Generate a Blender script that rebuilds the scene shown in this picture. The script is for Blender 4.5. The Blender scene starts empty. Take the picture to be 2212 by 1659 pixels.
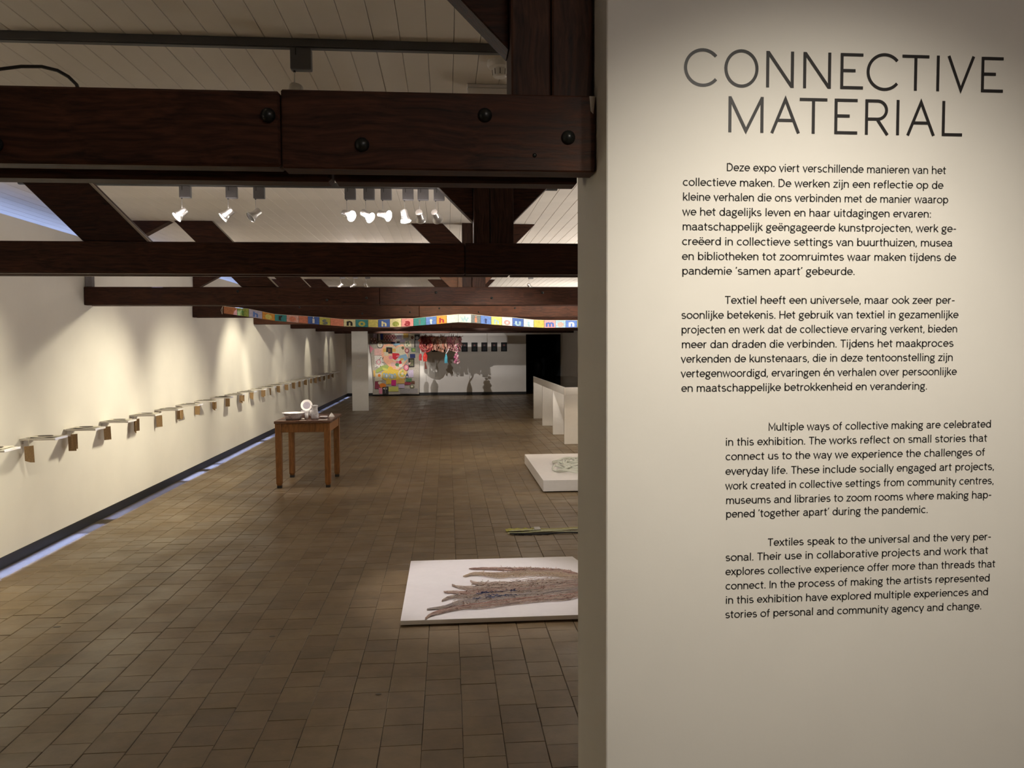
import bpy, bmesh, math, random
from mathutils import Vector, Matrix
random.seed(7)
SC = bpy.context.scene
COL = SC.collection

# ------------------------------------------------------------------ camera
camd = bpy.data.cameras.new('camera'); cam = bpy.data.objects.new('camera', camd); COL.objects.link(cam)
camd.sensor_fit = 'HORIZONTAL'; camd.sensor_width = 36.0; camd.lens = 36.0 * 1680 / 2212
camd.clip_start = 0.05; camd.clip_end = 100
R = Matrix(((0.99654131, 0.00902456, -0.08260731),
            (-0.0829486, 0.04828794, -0.99538324),
            (-0.00499396, 0.99879269, 0.0488695)))
cam.matrix_world = Matrix.Translation((0, 0, 1.6)) @ R.to_4x4()
SC.camera = cam

# ------------------------------------------------------------------ world, exposure
w = bpy.data.worlds.new('world'); SC.world = w; w.use_nodes = True
bg = w.node_tree.nodes['Background']; bg.inputs[0].default_value = (0.5, 0.55, 0.7, 1); bg.inputs[1].default_value = 0.02
SC.view_settings.view_transform = 'Standard'; SC.view_settings.look = 'None'
SC.view_settings.gamma = 1; SC.view_settings.use_curve_mapping = False
SC.view_settings.exposure = 0.85
try:
    SC.cycles.max_bounces = 10; SC.cycles.diffuse_bounces = 6; SC.cycles.glossy_bounces = 4
    SC.cycles.transmission_bounces = 6; SC.cycles.caustics_reflective = False; SC.cycles.caustics_refractive = False
    SC.cycles.sample_clamp_indirect = 4
except Exception:
    pass

# ------------------------------------------------------------------ large area lights
def area(name, loc, rot, sx, sy, e, col, spread=180):
    d = bpy.data.lights.new(name, 'AREA'); d.shape = 'RECTANGLE'; d.size = sx; d.size_y = sy
    d.energy = e; d.color = col; d.spread = math.radians(spread)
    o = bpy.data.objects.new(name, d); COL.objects.link(o); o.location = loc; o.rotation_euler = rot
    return o
# daylight of the windows in the narrow passage behind the left display wall
area('passage_daylight', (-4.6, 12.0, 1.9), (math.radians(180), math.radians(-25), 0), 0.8, 18, 170, (0.36, 0.5, 1.0))
# added narrow beams for the blue floor stripes by the left wall
for y0, y1, e in [(4.9, 6.95, 1.9), (7.0, 8.0, .8), (8.0, 9.5, .45), (9.6, 10.9, 1.9), (11.0, 14.2, 1.5), (14.2, 24.0, .6), (24.3, 25.2, 1.2)]:
    area('blue_stripe_beam', (-2.46, (y0 + y1) / 2, 2.735), (0, math.radians(14.3), 0), 0.09, y1 - y0, e * (y1 - y0) * 1.5, (0.34, 0.47, 1.0), 1.8)

# added fill light behind the camera, lifts the near floor and ceiling
area('rear_fill', (1.6, -1.9, 2.68), (0, 0, 0), 2.2, 1.2, 9, (1.0, .96, .95))
# added unseen fill facing up by the right-hand wall, brightens the hall
area('upward_fill', (3.5, 8.2, .45), (0, math.radians(145), 0), .5, 5.0, 58, (1.0, .93, .86), 130)
area('upward_fill', (3.5, 14.6, .45), (0, math.radians(145), 0), .5, 5.0, 62, (1.0, .93, .86), 130)

# ------------------------------------------------------------------ materials
def new_mat(name):
    m = bpy.data.materials.new(name); m.use_nodes = True
    nt = m.node_tree; b = nt.nodes['Principled BSDF']
    return m, nt, b
def N(nt, t, **k):
    n = nt.nodes.new(t)
    for a, v in k.items(): setattr(n, a, v)
    return n
def ramp(nt, stops):
    r = N(nt, 'ShaderNodeValToRGB'); e = r.color_ramp.elements
    while len(e) < len(stops): e.new(0.5)
    for i, (p, c) in enumerate(stops):
        e[i].position = p; e[i].color = (*c, 1)
    return r
def plain(name, col, rough=.6, metal=0, var=.06, scale=20, bump=0.0, coat=0):
    m, nt, b = new_mat(name)
    tc = N(nt, 'ShaderNodeTexCoord'); n = N(nt, 'ShaderNodeTexNoise'); n.inputs['Scale'].default_value = scale; n.inputs['Detail'].default_value = 4
    nt.links.new(tc.outputs['Object'], n.inputs['Vector'])
    a = tuple(max(0, c * (1 - var)) for c in col); c2 = tuple(min(1, c * (1 + var)) for c in col)
    r = ramp(nt, [(.3, a), (.7, c2)]); nt.links.new(n.outputs['Fac'], r.inputs[0]); nt.links.new(r.outputs[0], b.inputs['Base Color'])
    b.inputs['Roughness'].default_value = rough; b.inputs['Metallic'].default_value = metal
    if coat: b.inputs['Coat Weight'].default_value = coat
    if bump:
        n2 = N(nt, 'ShaderNodeTexNoise'); n2.inputs['Scale'].default_value = scale * 12; n2.inputs['Detail'].default_value = 3
        nt.links.new(tc.outputs['Object'], n2.inputs['Vector'])
        bp = N(nt, 'ShaderNodeBump'); bp.inputs['Strength'].default_value = bump; bp.inputs['Distance'].default_value = .002
        nt.links.new(n2.outputs['Fac'], bp.inputs['Height']); nt.links.new(bp.outputs[0], b.inputs['Normal'])
    return m
def wood(name, axis, dark, light, rough=.35, bump=.5, gs=55, spec=.35):
    m, nt, b = new_mat(name)
    tc = N(nt, 'ShaderNodeTexCoord'); mp = N(nt, 'ShaderNodeMapping')
    s = [gs, gs, gs]; s[axis] = gs * .035; mp.inputs['Scale'].default_value = s
    nt.links.new(tc.outputs['Object'], mp.inputs[0])
    # slow warp so the grain flows round knots
    w1 = N(nt, 'ShaderNodeTexNoise'); w1.inputs['Scale'].default_value = 5; w1.inputs['Detail'].default_value = 1
    nt.links.new(tc.outputs['Object'], w1.inputs['Vector'])
    ad = N(nt, 'ShaderNodeVectorMath', operation='MULTIPLY_ADD'); ad.inputs[1].default_value = (2.5, 2.5, 2.5)
    nt.links.new(w1.outputs['Color'], ad.inputs[0]); nt.links.new(mp.outputs[0], ad.inputs[2])
    n = N(nt, 'ShaderNodeTexNoise'); n.inputs['Scale'].default_value = 1.6; n.inputs['Detail'].default_value = 5; n.inputs['Roughness'].default_value = .6
    nt.links.new(ad.outputs[0], n.inputs['Vector'])
    r = ramp(nt, [(.3, dark), (.7, light)]); nt.links.new(n.outputs['Fac'], r.inputs[0])
    oi = N(nt, 'ShaderNodeObjectInfo'); hv = N(nt, 'ShaderNodeHueSaturation')
    mr = N(nt, 'ShaderNodeMapRange'); mr.inputs[3].default_value = .8; mr.inputs[4].default_value = 1.2
    nt.links.new(oi.outputs['Random'], mr.inputs[0]); nt.links.new(mr.outputs[0], hv.inputs['Value']); nt.links.new(r.outputs[0], hv.inputs['Color'])
    nt.links.new(hv.outputs[0], b.inputs['Base Color'])
    rr = N(nt, 'ShaderNodeMapRange'); rr.inputs[3].default_value = rough - .08; rr.inputs[4].default_value = rough + .15
    nt.links.new(n.outputs['Fac'], rr.inputs[0]); nt.links.new(rr.outputs[0], b.inputs['Roughness'])
    b.inputs['Specular IOR Level'].default_value = spec
    bp = N(nt, 'ShaderNodeBump'); bp.inputs['Strength'].default_value = bump; bp.inputs['Distance'].default_value = .0015
    nt.links.new(n.outputs['Fac'], bp.inputs['Height']); nt.links.new(bp.outputs[0], b.inputs['Normal'])
    return m

M = {}
M['wall'] = plain('painted_wall', (.78, .75, .69), .75, var=.025, scale=3, bump=.15)
M['partition'] = plain('painted_partition', (.74, .715, .67), .7, var=.015, scale=6, bump=.10)
M['ceil'] = plain('painted_boards', (.72, .67, .60), .65, var=.04, scale=4, bump=.1)
M['ceil_back'] = plain('ceiling_joint', (.16, .14, .12), .9)
M['black'] = plain('black_baseboard', (.008, .008, .009), .5)
M['beamX'] = wood('dark_beam_wood', 0, (.016, .0065, .004), (.080, .029, .015), .52, .9, 60, .22)
M['beamZ'] = wood('dark_post_wood', 2, (.016, .007, .0045), (.085, .038, .023), .52, .8, 60, .22)
M['bolt'] = plain('black_iron', (.010, .012, .011), .28, .0, .2, 60)
M['tablewood'] = wood('oiled_oak', 2, (.13, .05, .014), (.30, .13, .04), .45, .15, 40)
M['tabletop'] = wood('dark_varnished_top', 0, (.06, .028, .016), (.16, .08, .05), .22, .1, 40)
M['white'] = plain('white_lacquer', (.74, .71, .66), .5, var=.02)
M['panelwhite'] = plain('white_board', (.78, .75, .74), .55, var=.02)
M['ceramic'] = plain('grey_glaze', (.42, .40, .42), .25, var=.25, scale=60)
M['ceramic_w'] = plain('white_glaze', (.8, .77, .78), .2, var=.03)
M['ceramic_in'] = plain('lilac_glaze', (.36, .33, .40), .3, var=.1)
M['adapter'] = plain('grey_plastic', (.11, .11, .115), .45, var=.05)
M['adapter_dk'] = plain('dark_slot', (.02, .02, .02), .6)
M['alu'] = plain('brushed_aluminium', (.55, .54, .52), .32, .9, .05)
M['track'] = plain('track_grey', (.09, .09, .09), .5, var=.05)
M['card'] = plain('brown_card', (.33, .21, .10), .8, var=.15, scale=80)
M['string'] = plain('white_string', (.75, .7, .58), .8)
M['paper'] = plain('sheet_paper', (.72, .68, .58), .7, var=.08, scale=50)
M['patch'] = plain('dark_patch', (.12, .10, .08), .6)
M['vinyl'] = plain('black_vinyl', (.012, .010, .010), .45, var=0)
M['print'] = plain('black_print', (.010, .009, .009), .8, var=0)
M['detector'] = plain('ivory_plastic', (.80, .77, .72), .45, var=.03)
M['cable'] = plain('dark_rubber', (.02, .018, .018), .5)
M['duct'] = plain('pale_duct', (.45, .40, .34), .6)
M['post'] = plain('grey_painted_post', (.26, .25, .27), .6)
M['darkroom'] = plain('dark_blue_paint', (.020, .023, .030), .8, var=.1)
M['darkthing'] = plain('black_cloth', (.006, .006, .007), .7)
M['grout'] = plain('floor_bed', (.050, .036, .022), .95, var=.2)

# floor tile: terracotta-brown, slightly polished, each tile its own tone
m, nt, b = new_mat('brown_floor_tile'); M['tile'] = m
tc = N(nt, 'ShaderNodeTexCoord'); geo = N(nt, 'ShaderNodeNewGeometry'); oi = N(nt, 'ShaderNodeObjectInfo')
sm = N(nt, 'ShaderNodeMath', operation='ADD'); fr = N(nt, 'ShaderNodeMath', operation='FRACT')
nt.links.new(geo.outputs['Random Per Island'], sm.inputs[0]); nt.links.new(oi.outputs['Random'], sm.inputs[1]); nt.links.new(sm.outputs[0], fr.inputs[0])
r = ramp(nt, [(0, (.140, .096, .047)), (.35, (.170, .115, .056)), (.7, (.190, .134, .070)), (1, (.150, .098, .046))])
nt.links.new(fr.outputs[0], r.inputs[0])
n = N(nt, 'ShaderNodeTexNoise'); n.inputs['Scale'].default_value = 9; n.inputs['Detail'].default_value = 6; n.inputs['Roughness'].default_value = .65
nt.links.new(geo.outputs['Position'], n.inputs['Vector'])
mr = N(nt, 'ShaderNodeMapRange'); mr.inputs[1].default_value = .3; mr.inputs[2].default_value = .7; mr.inputs[3].default_value = .82; mr.inputs[4].default_value = 1.15
nt.links.new(n.outputs['Fac'], mr.inputs[0])
hv = N(nt, 'ShaderNodeHueSaturation'); nt.links.new(mr.outputs[0], hv.inputs['Value']); nt.links.new(r.outputs[0], hv.inputs['Color'])
nt.links.new(hv.outputs[0], b.inputs['Base Color'])
mr2 = N(nt, 'ShaderNodeMapRange'); mr2.inputs[1].default_value = .35; mr2.inputs[2].default_value = .65; mr2.inputs[3].default_value = .30; mr2.inputs[4].default_value = .48
n3 = N(nt, 'ShaderNodeTexNoise'); n3.inputs['Scale'].default_value = 2.5; n3.inputs['Detail'].default_value = 5
nt.links.new(geo.outputs['Position'], n3.inputs['Vector']); nt.links.new(n3.outputs['Fac'], mr2.inputs[0]); nt.links.new(mr2.outputs[0], b.inputs['Roughness'])
n2 = N(nt, 'ShaderNodeTexNoise'); n2.inputs['Scale'].default_value = 40; n2.inputs['Detail'].default_value = 5
nt.links.new(geo.outputs['Position'], n2.inputs['Vector'])
bp = N(nt, 'ShaderNodeBump'); bp.inputs['Strength'].default_value = .25; bp.inputs['Distance'].default_value = .002
nt.links.new(n2.outputs['Fac'], bp.inputs['Height']); nt.links.new(bp.outputs[0], b.inputs['Normal'])

def glass_mat(name, col, rough=.02, ior=1.45):
    m, nt, b = new_mat(name)
    b.inputs['Base Color'].default_value = (*col, 1); b.inputs['Roughness'].default_value = rough
    b.inputs['Transmission Weight'].default_value = 1.0; b.inputs['IOR'].default_value = ior
    return m
M['glass'] = glass_mat('display_glass', (.86, .95, .90))
M['glasswork'] = glass_mat('blown_glass', (.90, .93, .82), .12)
M['glasswork'].node_tree.nodes['Principled BSDF'].inputs['Transmission Weight'].default_value = .35
def emit_mat(name, col, s):
    m, nt, b = new_mat(name)
    b.inputs['Base Color'].default_value = (.8, .8, .8, 1); b.inputs['Emission Color'].default_value = (*col, 1); b.inputs['Emission Strength'].default_value = s
    return m
M['lamp_on'] = emit_mat('lit_lamp', (1.0, .96, .92), 18)
def fab(name, col):
    k = 'fab_' + name
    if k not in M: M[k] = plain('fabric_' + name, col, .85, var=.16, scale=45, bump=.3)
    return M[k]
# random-per-island yarn
def yarn(name, cols):
    m, nt, b = new_mat(name); g = N(nt, 'ShaderNodeNewGeometry')
    st = [(i / max(1, len(cols) - 1), c) for i, c in enumerate(cols)]
    r = ramp(nt, st); nt.links.new(g.outputs['Random Per Island'], r.inputs[0]); nt.links.new(r.outputs[0], b.inputs['Base Color'])
    b.inputs['Roughness'].default_value = .85
    return m

# ------------------------------------------------------------------ mesh helpers
class MB:
    def __init__(s): s.v = []; s.f = []
    def add(s, vs, fs):
        o = len(s.v); s.v += [tuple(v) for v in vs]; s.f += [tuple(i + o for i in f) for f in fs]; return s
    def box(s, x0, x1, y0, y1, z0, z1):
        return s.add([(x0, y0, z0), (x1, y0, z0), (x1, y1, z0), (x0, y1, z0), (x0, y0, z1), (x1, y0, z1), (x1, y1, z1), (x0, y1, z1)],
                     [(0, 3, 2, 1), (4, 5, 6, 7), (0, 1, 5, 4), (1, 2, 6, 5), (2, 3, 7, 6), (3, 0, 4, 7)])
    def prism(s, pts, y0, y1):      # polygon in XZ (counter-clockwise seen from -Y), extruded in Y
        n = len(pts); vs = [(x, y0, z) for x, z in pts] + [(x, y1, z) for x, z in pts]
        return s.add(vs, [tuple(range(n)), tuple(range(2 * n - 1, n - 1, -1))] + [(i, i + n, (i + 1) % n + n, (i + 1) % n) for i in range(n)])
    def lathe(s, prof, n=20, M4=None, cap=True):
        vs = []
        for r, z in prof:
            for i in range(n):
                a = 2 * math.pi * i / n; vs.append(Vector((r * math.cos(a), r * math.sin(a), z)))
        if M4: vs = [M4 @ v for v in vs]
        fs = []
        for j in range(len(prof) - 1):
            for i in range(n):
                k = (i + 1) % n; fs.append((j * n + i, j * n + k, (j + 1) * n + k, (j + 1) * n + i))
        if cap: fs += [tuple(range(n - 1, -1, -1)), tuple(range((len(prof) - 1) * n, len(prof) * n))]
        return s.add(vs, fs)
    def tube(s, pts, r, n=6, r1=None):
        pts = [Vector(p) for p in pts]; vs = []; L = len(pts)
        up = Vector((0, 0, 1))
        for i, p in enumerate(pts):
            t = (pts[min(i + 1, L - 1)] - pts[max(i - 1, 0)]).normalized()
            a = t.cross(up)
            if a.length < .05: a = t.cross(Vector((1, 0, 0)))
            a.normalize(); c = a.cross(t)
            rr = r if r1 is None else r + (r1 - r) * i / (L - 1)
            for k in range(n):
                q = 2 * math.pi * k / n; vs.append(p + a * rr * math.cos(q) + c * rr * math.sin(q))
        fs = [(i * n + k, i * n + (k + 1) % n, (i + 1) * n + (k + 1) % n, (i + 1) * n + k) for i in range(L - 1) for k in range(n)]
        fs += [tuple(range(n - 1, -1, -1)), tuple(range((L - 1) * n, L * n))]
        return s.add(vs, fs)
    def mesh(s, name, mat, bevel=0, smooth=False, seg=1):
        me = bpy.data.meshes.new(name); me.from_pydata(s.v, [], s.f); me.update()
        if bevel:
            b = bmesh.new(); b.from_mesh(me); bmesh.ops.bevel(b, geom=b.edges[:], offset=bevel, segments=seg, affect='EDGES', profile=.6)
            b.to_mesh(me); b.free()
        b = bmesh.new(); b.from_mesh(me); bmesh.ops.recalc_face_normals(b, faces=b.faces[:]); b.to_mesh(me); b.free()
        if smooth: me.shade_smooth()
        if mat: me.materials.append(mat)
        return me
    def build(s, name, mat, parent=None, bevel=0, smooth=False, seg=1):
        return link(name, s.mesh(name, mat, bevel, smooth, seg), parent)
def link(name, me, parent=None, loc=None):
    o = bpy.data.objects.new(name, me); COL.objects.link(o)
    if parent: o.parent = parent
    if loc is not None: o.location = loc
    return o
def local(mb, org):
    mb.v = [(v[0] - org[0], v[1] - org[1], v[2] - org[2]) for v in mb.v]; return mb
def thing(name, label, cat, loc=(0, 0, 0), group=None):
    o = bpy.data.objects.new(name, None); COL.objects.link(o); o.empty_display_size = .05
    o.location = loc; o['label'] = label; o['category'] = cat
    if group: o['group'] = group
    return o
def tag(o, label, cat, group=None):
    o['label'] = label; o['category'] = cat
    if group: o['group'] = group
    return o
def struct(o, label=None, cat=None):
    o['kind'] = 'structure'
    if label: o['label'] = label
    if cat: o['category'] = cat
    return o
def copy_tree(o, parent=None):
    c = o.copy(); COL.objects.link(c); c.parent = parent
    for ch in o.children: copy_tree(ch, c)
    return c
ORD = ['first', 'second', 'third', 'fourth', 'fifth', 'sixth', 'seventh', 'eighth', 'ninth', 'tenth', 'eleventh', 'twelfth', 'thirteenth', 'fourteenth',
       'fifteenth', 'sixteenth', 'seventeenth', 'eighteenth', 'nineteenth', 'twentieth', 'twenty-first', 'twenty-second', 'twenty-third', 'twenty-fourth', 'twenty-fifth', 'twenty-sixth']

XL, XR, YF, CZ = -3.25, 3.75, 25.55, 2.75

# ------------------------------------------------------------------ structure
fl = struct(MB().box(-5.3, XR + .1, -3.1, 30.0, -.10, -.0035).build('floor', M['grout']), 'brown square-tiled floor running the length of the hall', 'floor')
cl = struct(MB().box(-5.4, XR + .1, -3.1, 30.0, CZ + .012, CZ + .10).build('ceiling', M['ceil_back']), 'white-painted board ceiling above the dark trusses', 'ceiling')
wl = struct(MB().box(XL - .10, XL, -3.1, YF, 0, 2.59).build('wall_left', M['wall'], bevel=.003), 'long off-white display wall carrying the row of small shelves', 'wall')
struct(MB().box(XL - .002, XL + .008, -3.0, YF, 0.0, .08).build('baseboard_left', M['black']), 'black baseboard along the long left wall', 'baseboard')
struct(MB().box(-5.4, -5.3, -3.1, 30, 0, CZ).build('wall_outer', M['wall']), 'outer wall of the bluish passage behind the left display wall', 'wall')
struct(MB().box(XR, XR + .1, -3.1, YF + .1, 0, CZ).build('wall_right', M['wall']), 'shaded right-hand wall behind the white display tables', 'wall')
struct(MB().box(XR - .01, XR + .002, 2.1, YF, 0, .08).build('baseboard_right', M['black']), 'black baseboard along the right wall', 'baseboard')
wb = MB().box(XL, 2.59, YF, YF + .12, 0, CZ); wb.box(2.59, XR, YF, YF + .12, 1.98, CZ)
struct(wb.build('wall_back', M['wall']), 'grey-white end wall with the row of small dark portraits', 'wall')
struct(MB().box(XL + .01, 2.59, YF - .012, YF + .002, 0, .09).build('baseboard_back', M['black']), 'black baseboard along the end wall', 'baseboard')
struct(MB().box(-5.3, XR + .1, -3.2, -3.1, 0, CZ).build('wall_front', M['wall']), 'wall behind the camera position', 'wall')
dr = MB().box(2.2, 2.3, YF + .12, 30, 0, CZ); dr.box(XR, XR + .1, YF + .1, 30, 0, CZ); dr.box(2.2, XR + .1, 29.9, 30, 0, CZ)
struct(dr.build('wall_darkroom', M['darkroom']), 'dark navy side room beyond the opening beside the end wall', 'wall')
# text partition, two slabs with a fine horizontal seam
tw = struct(MB().box(.335, 3.74, 1.62, 1.985, 0, CZ).build('wall_text', M['partition'], bevel=.0025), 'thick cream partition carrying the printed exhibition text', 'wall')

# ceiling boards, each its own piece
bm_plank = MB().box(-.0491, .0491, -3.0, 25.5, 0, .0125).mesh('ceiling_plank', M['ceil'], bevel=.0018)
k0 = int(math.floor((-5.2 - .035) / .1))
for k in range(k0, 37):
    x = .035 + .1 * (k + .5)
    if x > XR - .05: break
    link('plank', bm_plank, cl, (x, 0, CZ + random.uniform(-.0006, .0006)))

# floor tiles: single pieces near the camera, the rest joined
def tile_geo(mb, cx, cy, sx, sy, z, tx, ty):
    c = .0025; hx, hy = sx / 2, sy / 2
    def zz(x, y): return z + tx * x + ty * y
    lo = [(cx + a * hx, cy + b_ * hy, -.012) for a, b_ in ((-1, -1), (1, -1), (1, 1), (-1, 1))]
    mi = [(cx + a * hx, cy + b_ * hy, zz(a * hx, b_ * hy) - .002) for a, b_ in ((-1, -1), (1, -1), (1, 1), (-1, 1))]
    hi = [(cx + a * (hx - c), cy + b_ * (hy - c), zz(a * hx, b_ * hy)) for a, b_ in ((-1, -1), (1, -1), (1, 1), (-1, 1))]
    fs = [(8, 9, 10, 11)] + [(i, (i + 1) % 4, (i + 1) % 4 + 4, i + 4) for i in range(4)] + [(i + 4, (i + 1) % 4 + 4, (i + 1) % 4 + 8, i + 8) for i in range(4)]
    mb.add(lo + mi + hi, fs)
rt = random.Random(3)
variants = []
for i in range(8):
    t = MB(); tile_geo(t, 0, 0, .1638, 1.0, 0, rt.uniform(-.003, .003), 0); variants.append(t.mesh('floor_tile', M['tile']))
cells = []
P = .1665
k = math.ceil((XL - .05) / P)
while .05 + P * k < XR:
    x0 = max(.05 + P * k, XL); x1 = min(.05 + P * (k + 1), XR); k += 1
    if x1 - x0 < .03: continue
    y = -3.0 - rt.random() * .16
    while y < YF + 4:
        ln = rt.choice([.158, .163, .166, .170, .166]); cells.append((x0, x1, y, y + ln)); y += ln
Rt = R.transposed()
def proj(p):
    c = Rt @ (Vector(p) - Vector((0, 0, 1.6)))
    if c.z > -.1: return None
    return 1106 + 1680 * c.x / -c.z, 829.5 - 1680 * c.y / -c.z
seen = []
for c in cells:
    q = proj(((c[0] + c[1]) / 2, (c[2] + c[3]) / 2, 0))
    if q and -30 < q[0] < 1290 and q[1] < 1720: seen.append(c)
seen.sort(key=lambda c: c[2] ** 2 + ((c[0] + c[1]) / 2) ** 2)
near = set(seen[:295])
rest = MB()
for c in cells:
    x0, x1, y0, y1 = c; g = rt.uniform(.0016, .0032)
    if c in near:
        o = link('tile', rt.choice(variants), fl, ((x0 + x1) / 2 + rt.uniform(-.0008, .0008), (y0 + y1) / 2, rt.uniform(-.0009, .0007)))
        o.scale = ((x1 - x0 - g) / .1638, y1 - y0 - g, 1); o.rotation_euler = (rt.uniform(-.004, .004), 0, rt.uniform(-.006, .006))
    else:
        tile_geo(rest, (x0 + x1) / 2, (y0 + y1) / 2, x1 - x0 - g, y1 - y0 - g, rt.uniform(-.0009, .0007), rt.uniform(-.004, .004), rt.uniform(-.004, .004))
o = rest.build('tile_field', M['tile'], fl); o['kind'] = 'stuff'

for cx_, cy_, r_ in [(-2.25, 4.60, .018), (-.98, 4.33, .014), (-2.30, 7.25, .020), (-.33, 3.55, .012), (-1.55, 6.3, .010)]:
    ch = MB().lathe([(r_, 0), (r_ * .8, .0012), (.002, .0014)], 7).build('chip_mark', M['patch'], fl); ch.location = (cx_, cy_, .0006); ch.scale = (1.3, .7, 1)

# ------------------------------------------------------------------ roof trusses
TY = [1.729, 4.20, 7.31, 10.30, 13.45, 16.55, 19.65, 22.9]
TN = ['nearest the camera, its low beam studded with round black bolts', 'second from the camera, its almost black beam crossing the whole hall',
      'third from the camera, its beam ending against the left wall', 'behind the letter banner, its beam lit warm brown',
      'fifth from the camera, just behind the letter banner', 'sixth from the camera, sixth step down along the left wall',
      'seventh from the camera, last but one before the end wall', 'farthest from the camera, just before the end wall']
def bolt_part(parent, x, y, z, r):
    Mx = Matrix.Translation((x, y, z)) @ Matrix.Rotation(math.radians(90), 4, 'X')
    pr = [(r, 0), (r * 1.0, r * .12), (r * .93, r * .38), (r * .75, r * .64), (r * .45, r * .84), (r * .12, r * .93)]
    MB().lathe(pr, 20, Mx).build('bolt_head', M['bolt'], parent, smooth=True)
for ti, y in enumerate(TY):
    xa = XL + .002 if ti > 1 else -3.24
    xb = .333 if ti == 0 else XR - .002
    t = thing('roof_truss', 'dark wooden roof truss ' + TN[ti], 'roof truss', (0, y, 1.985))
    org = (0, y, 1.985); zb, zt = 1.985, 2.152
    def part(mb, name, mat, bevel=.004, parent=t): return local(mb, org).build(name, mat, parent, bevel=bevel)
    js = -.352 if ti == 0 else (-.62 if ti == 2 else (-.36 if ti == 3 else .1))
    jb = -.262 if ti == 0 else js + .25
    part(MB().box(xa, js - .0015, y + (.004 if ti == 0 else .0), y + .062, zb + (.004 if ti == 0 else 0), zt - .002), 'beam_plank', M['beamX'], .006)
    part(MB().box(js + .0015, xb, y, y + .062, zb, zt), 'beam_plank', M['beamX'], .003)
    part(MB().box(xa, jb - .003, y + .130, y + .194, zb, zt), 'beam_plank', M['beamX'], .008)
    part(MB().box(jb + .003, xb - (.02 if ti == 0 else 0), y + .130, y + .192, zb, zt - .003), 'beam_plank', M['beamX'], .004)
    part(MB().box(xa + .05, xb - .04, y + .0625, y + .1295, zb + .022, zt - .004), 'filler_plank', M['beamX'], .003)
    # king post from two timbers
    px1 = .364 if ti else .331
    part(MB().box(.148, .236, y + .026, y + .166, zt - .03 if ti == 0 else zt - .004, CZ), 'king_post', M['beamZ'], .004)
    part(MB().box(.2385, px1, y + .022, y + .166, zt - .03 if ti == 0 else zt - .004, CZ), 'king_post', M['beamZ'], .004)
    cx = .256
    def mir(pts): return [(2 * cx - x, z) for x, z in reversed(pts)]
    d = CZ - 2.275
    br = [(.147, 2.275), (.147, 2.275 + .296), (.147 - (d - .296), CZ), (.147 - d, CZ)]
    part(MB().prism(br[::-1], y + .076, y + .155), 'brace', M['beamX'], .003)
    if ti: part(MB().prism(mir(br[::-1]), y + .076, y + .155), 'brace', M['beamX'], .003)
    st = [(-1.876, zt + .002), (-1.556, zt + .002), (-2.125, CZ), (-2.458, CZ)]
    part(MB().prism(st, y + .03, y + .165), 'strut', M['beamX'], .003)
    if ti: part(MB().prism(mir(st), y + .03, y + .165), 'strut', M['beamX'], .003)
    dz = CZ - zt - .002
    du = [(-1.554, zt + .002), (-1.540, zt + .002), (-2.109, CZ), (-2.123, CZ)]
    part(MB().prism(du, y + .03, y + .045), 'cable_duct', M['duct'], 0)
    ra = [(XL + .003, 2.335), (-2.50, CZ), (-2.95, CZ), (XL + .003, 2.60)]
    part(MB().prism(ra, y + .045, y + .15), 'rafter', M['beamX'], .002)
    if ti: part(MB().prism(mir(ra), y + .045, y + .15), 'rafter', M['beamX'], .002)
    if ti == 2: part(MB().box(XL + .003, -3.19, y + .03, y + .09, zt + .002, 2.33), 'wall_post', M['post'], .002)
    if ti == 0:
        for bx, bz in [(-.378, 2.096), (-.180, 2.037), (.087, 2.105), (.271, 2.060), (-.936, 2.025)]: bolt_part(t, bx, .001, bz - zb, .0158)
        bolt_part(t, .196, .001, 2.020 - zb, .005)
        # pale torn splinter at the outer end of the beam
        part(MB().prism([(.321, 2.118), (.327, 2.112), (.331, 2.150), (.318, 2.150)], y - .003, y + .003), 'paint_chip', M['duct'], 0)
    elif ti >= 2:
        for bx, bz in [(-1.9, 2.11), (-1.1, 2.03), (-.1, 2.10), (.42, 2.05), (.9, 2.10), (js - .12, 2.05)]: bolt_part(t, bx, .001, bz - zb, .0125)

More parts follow.
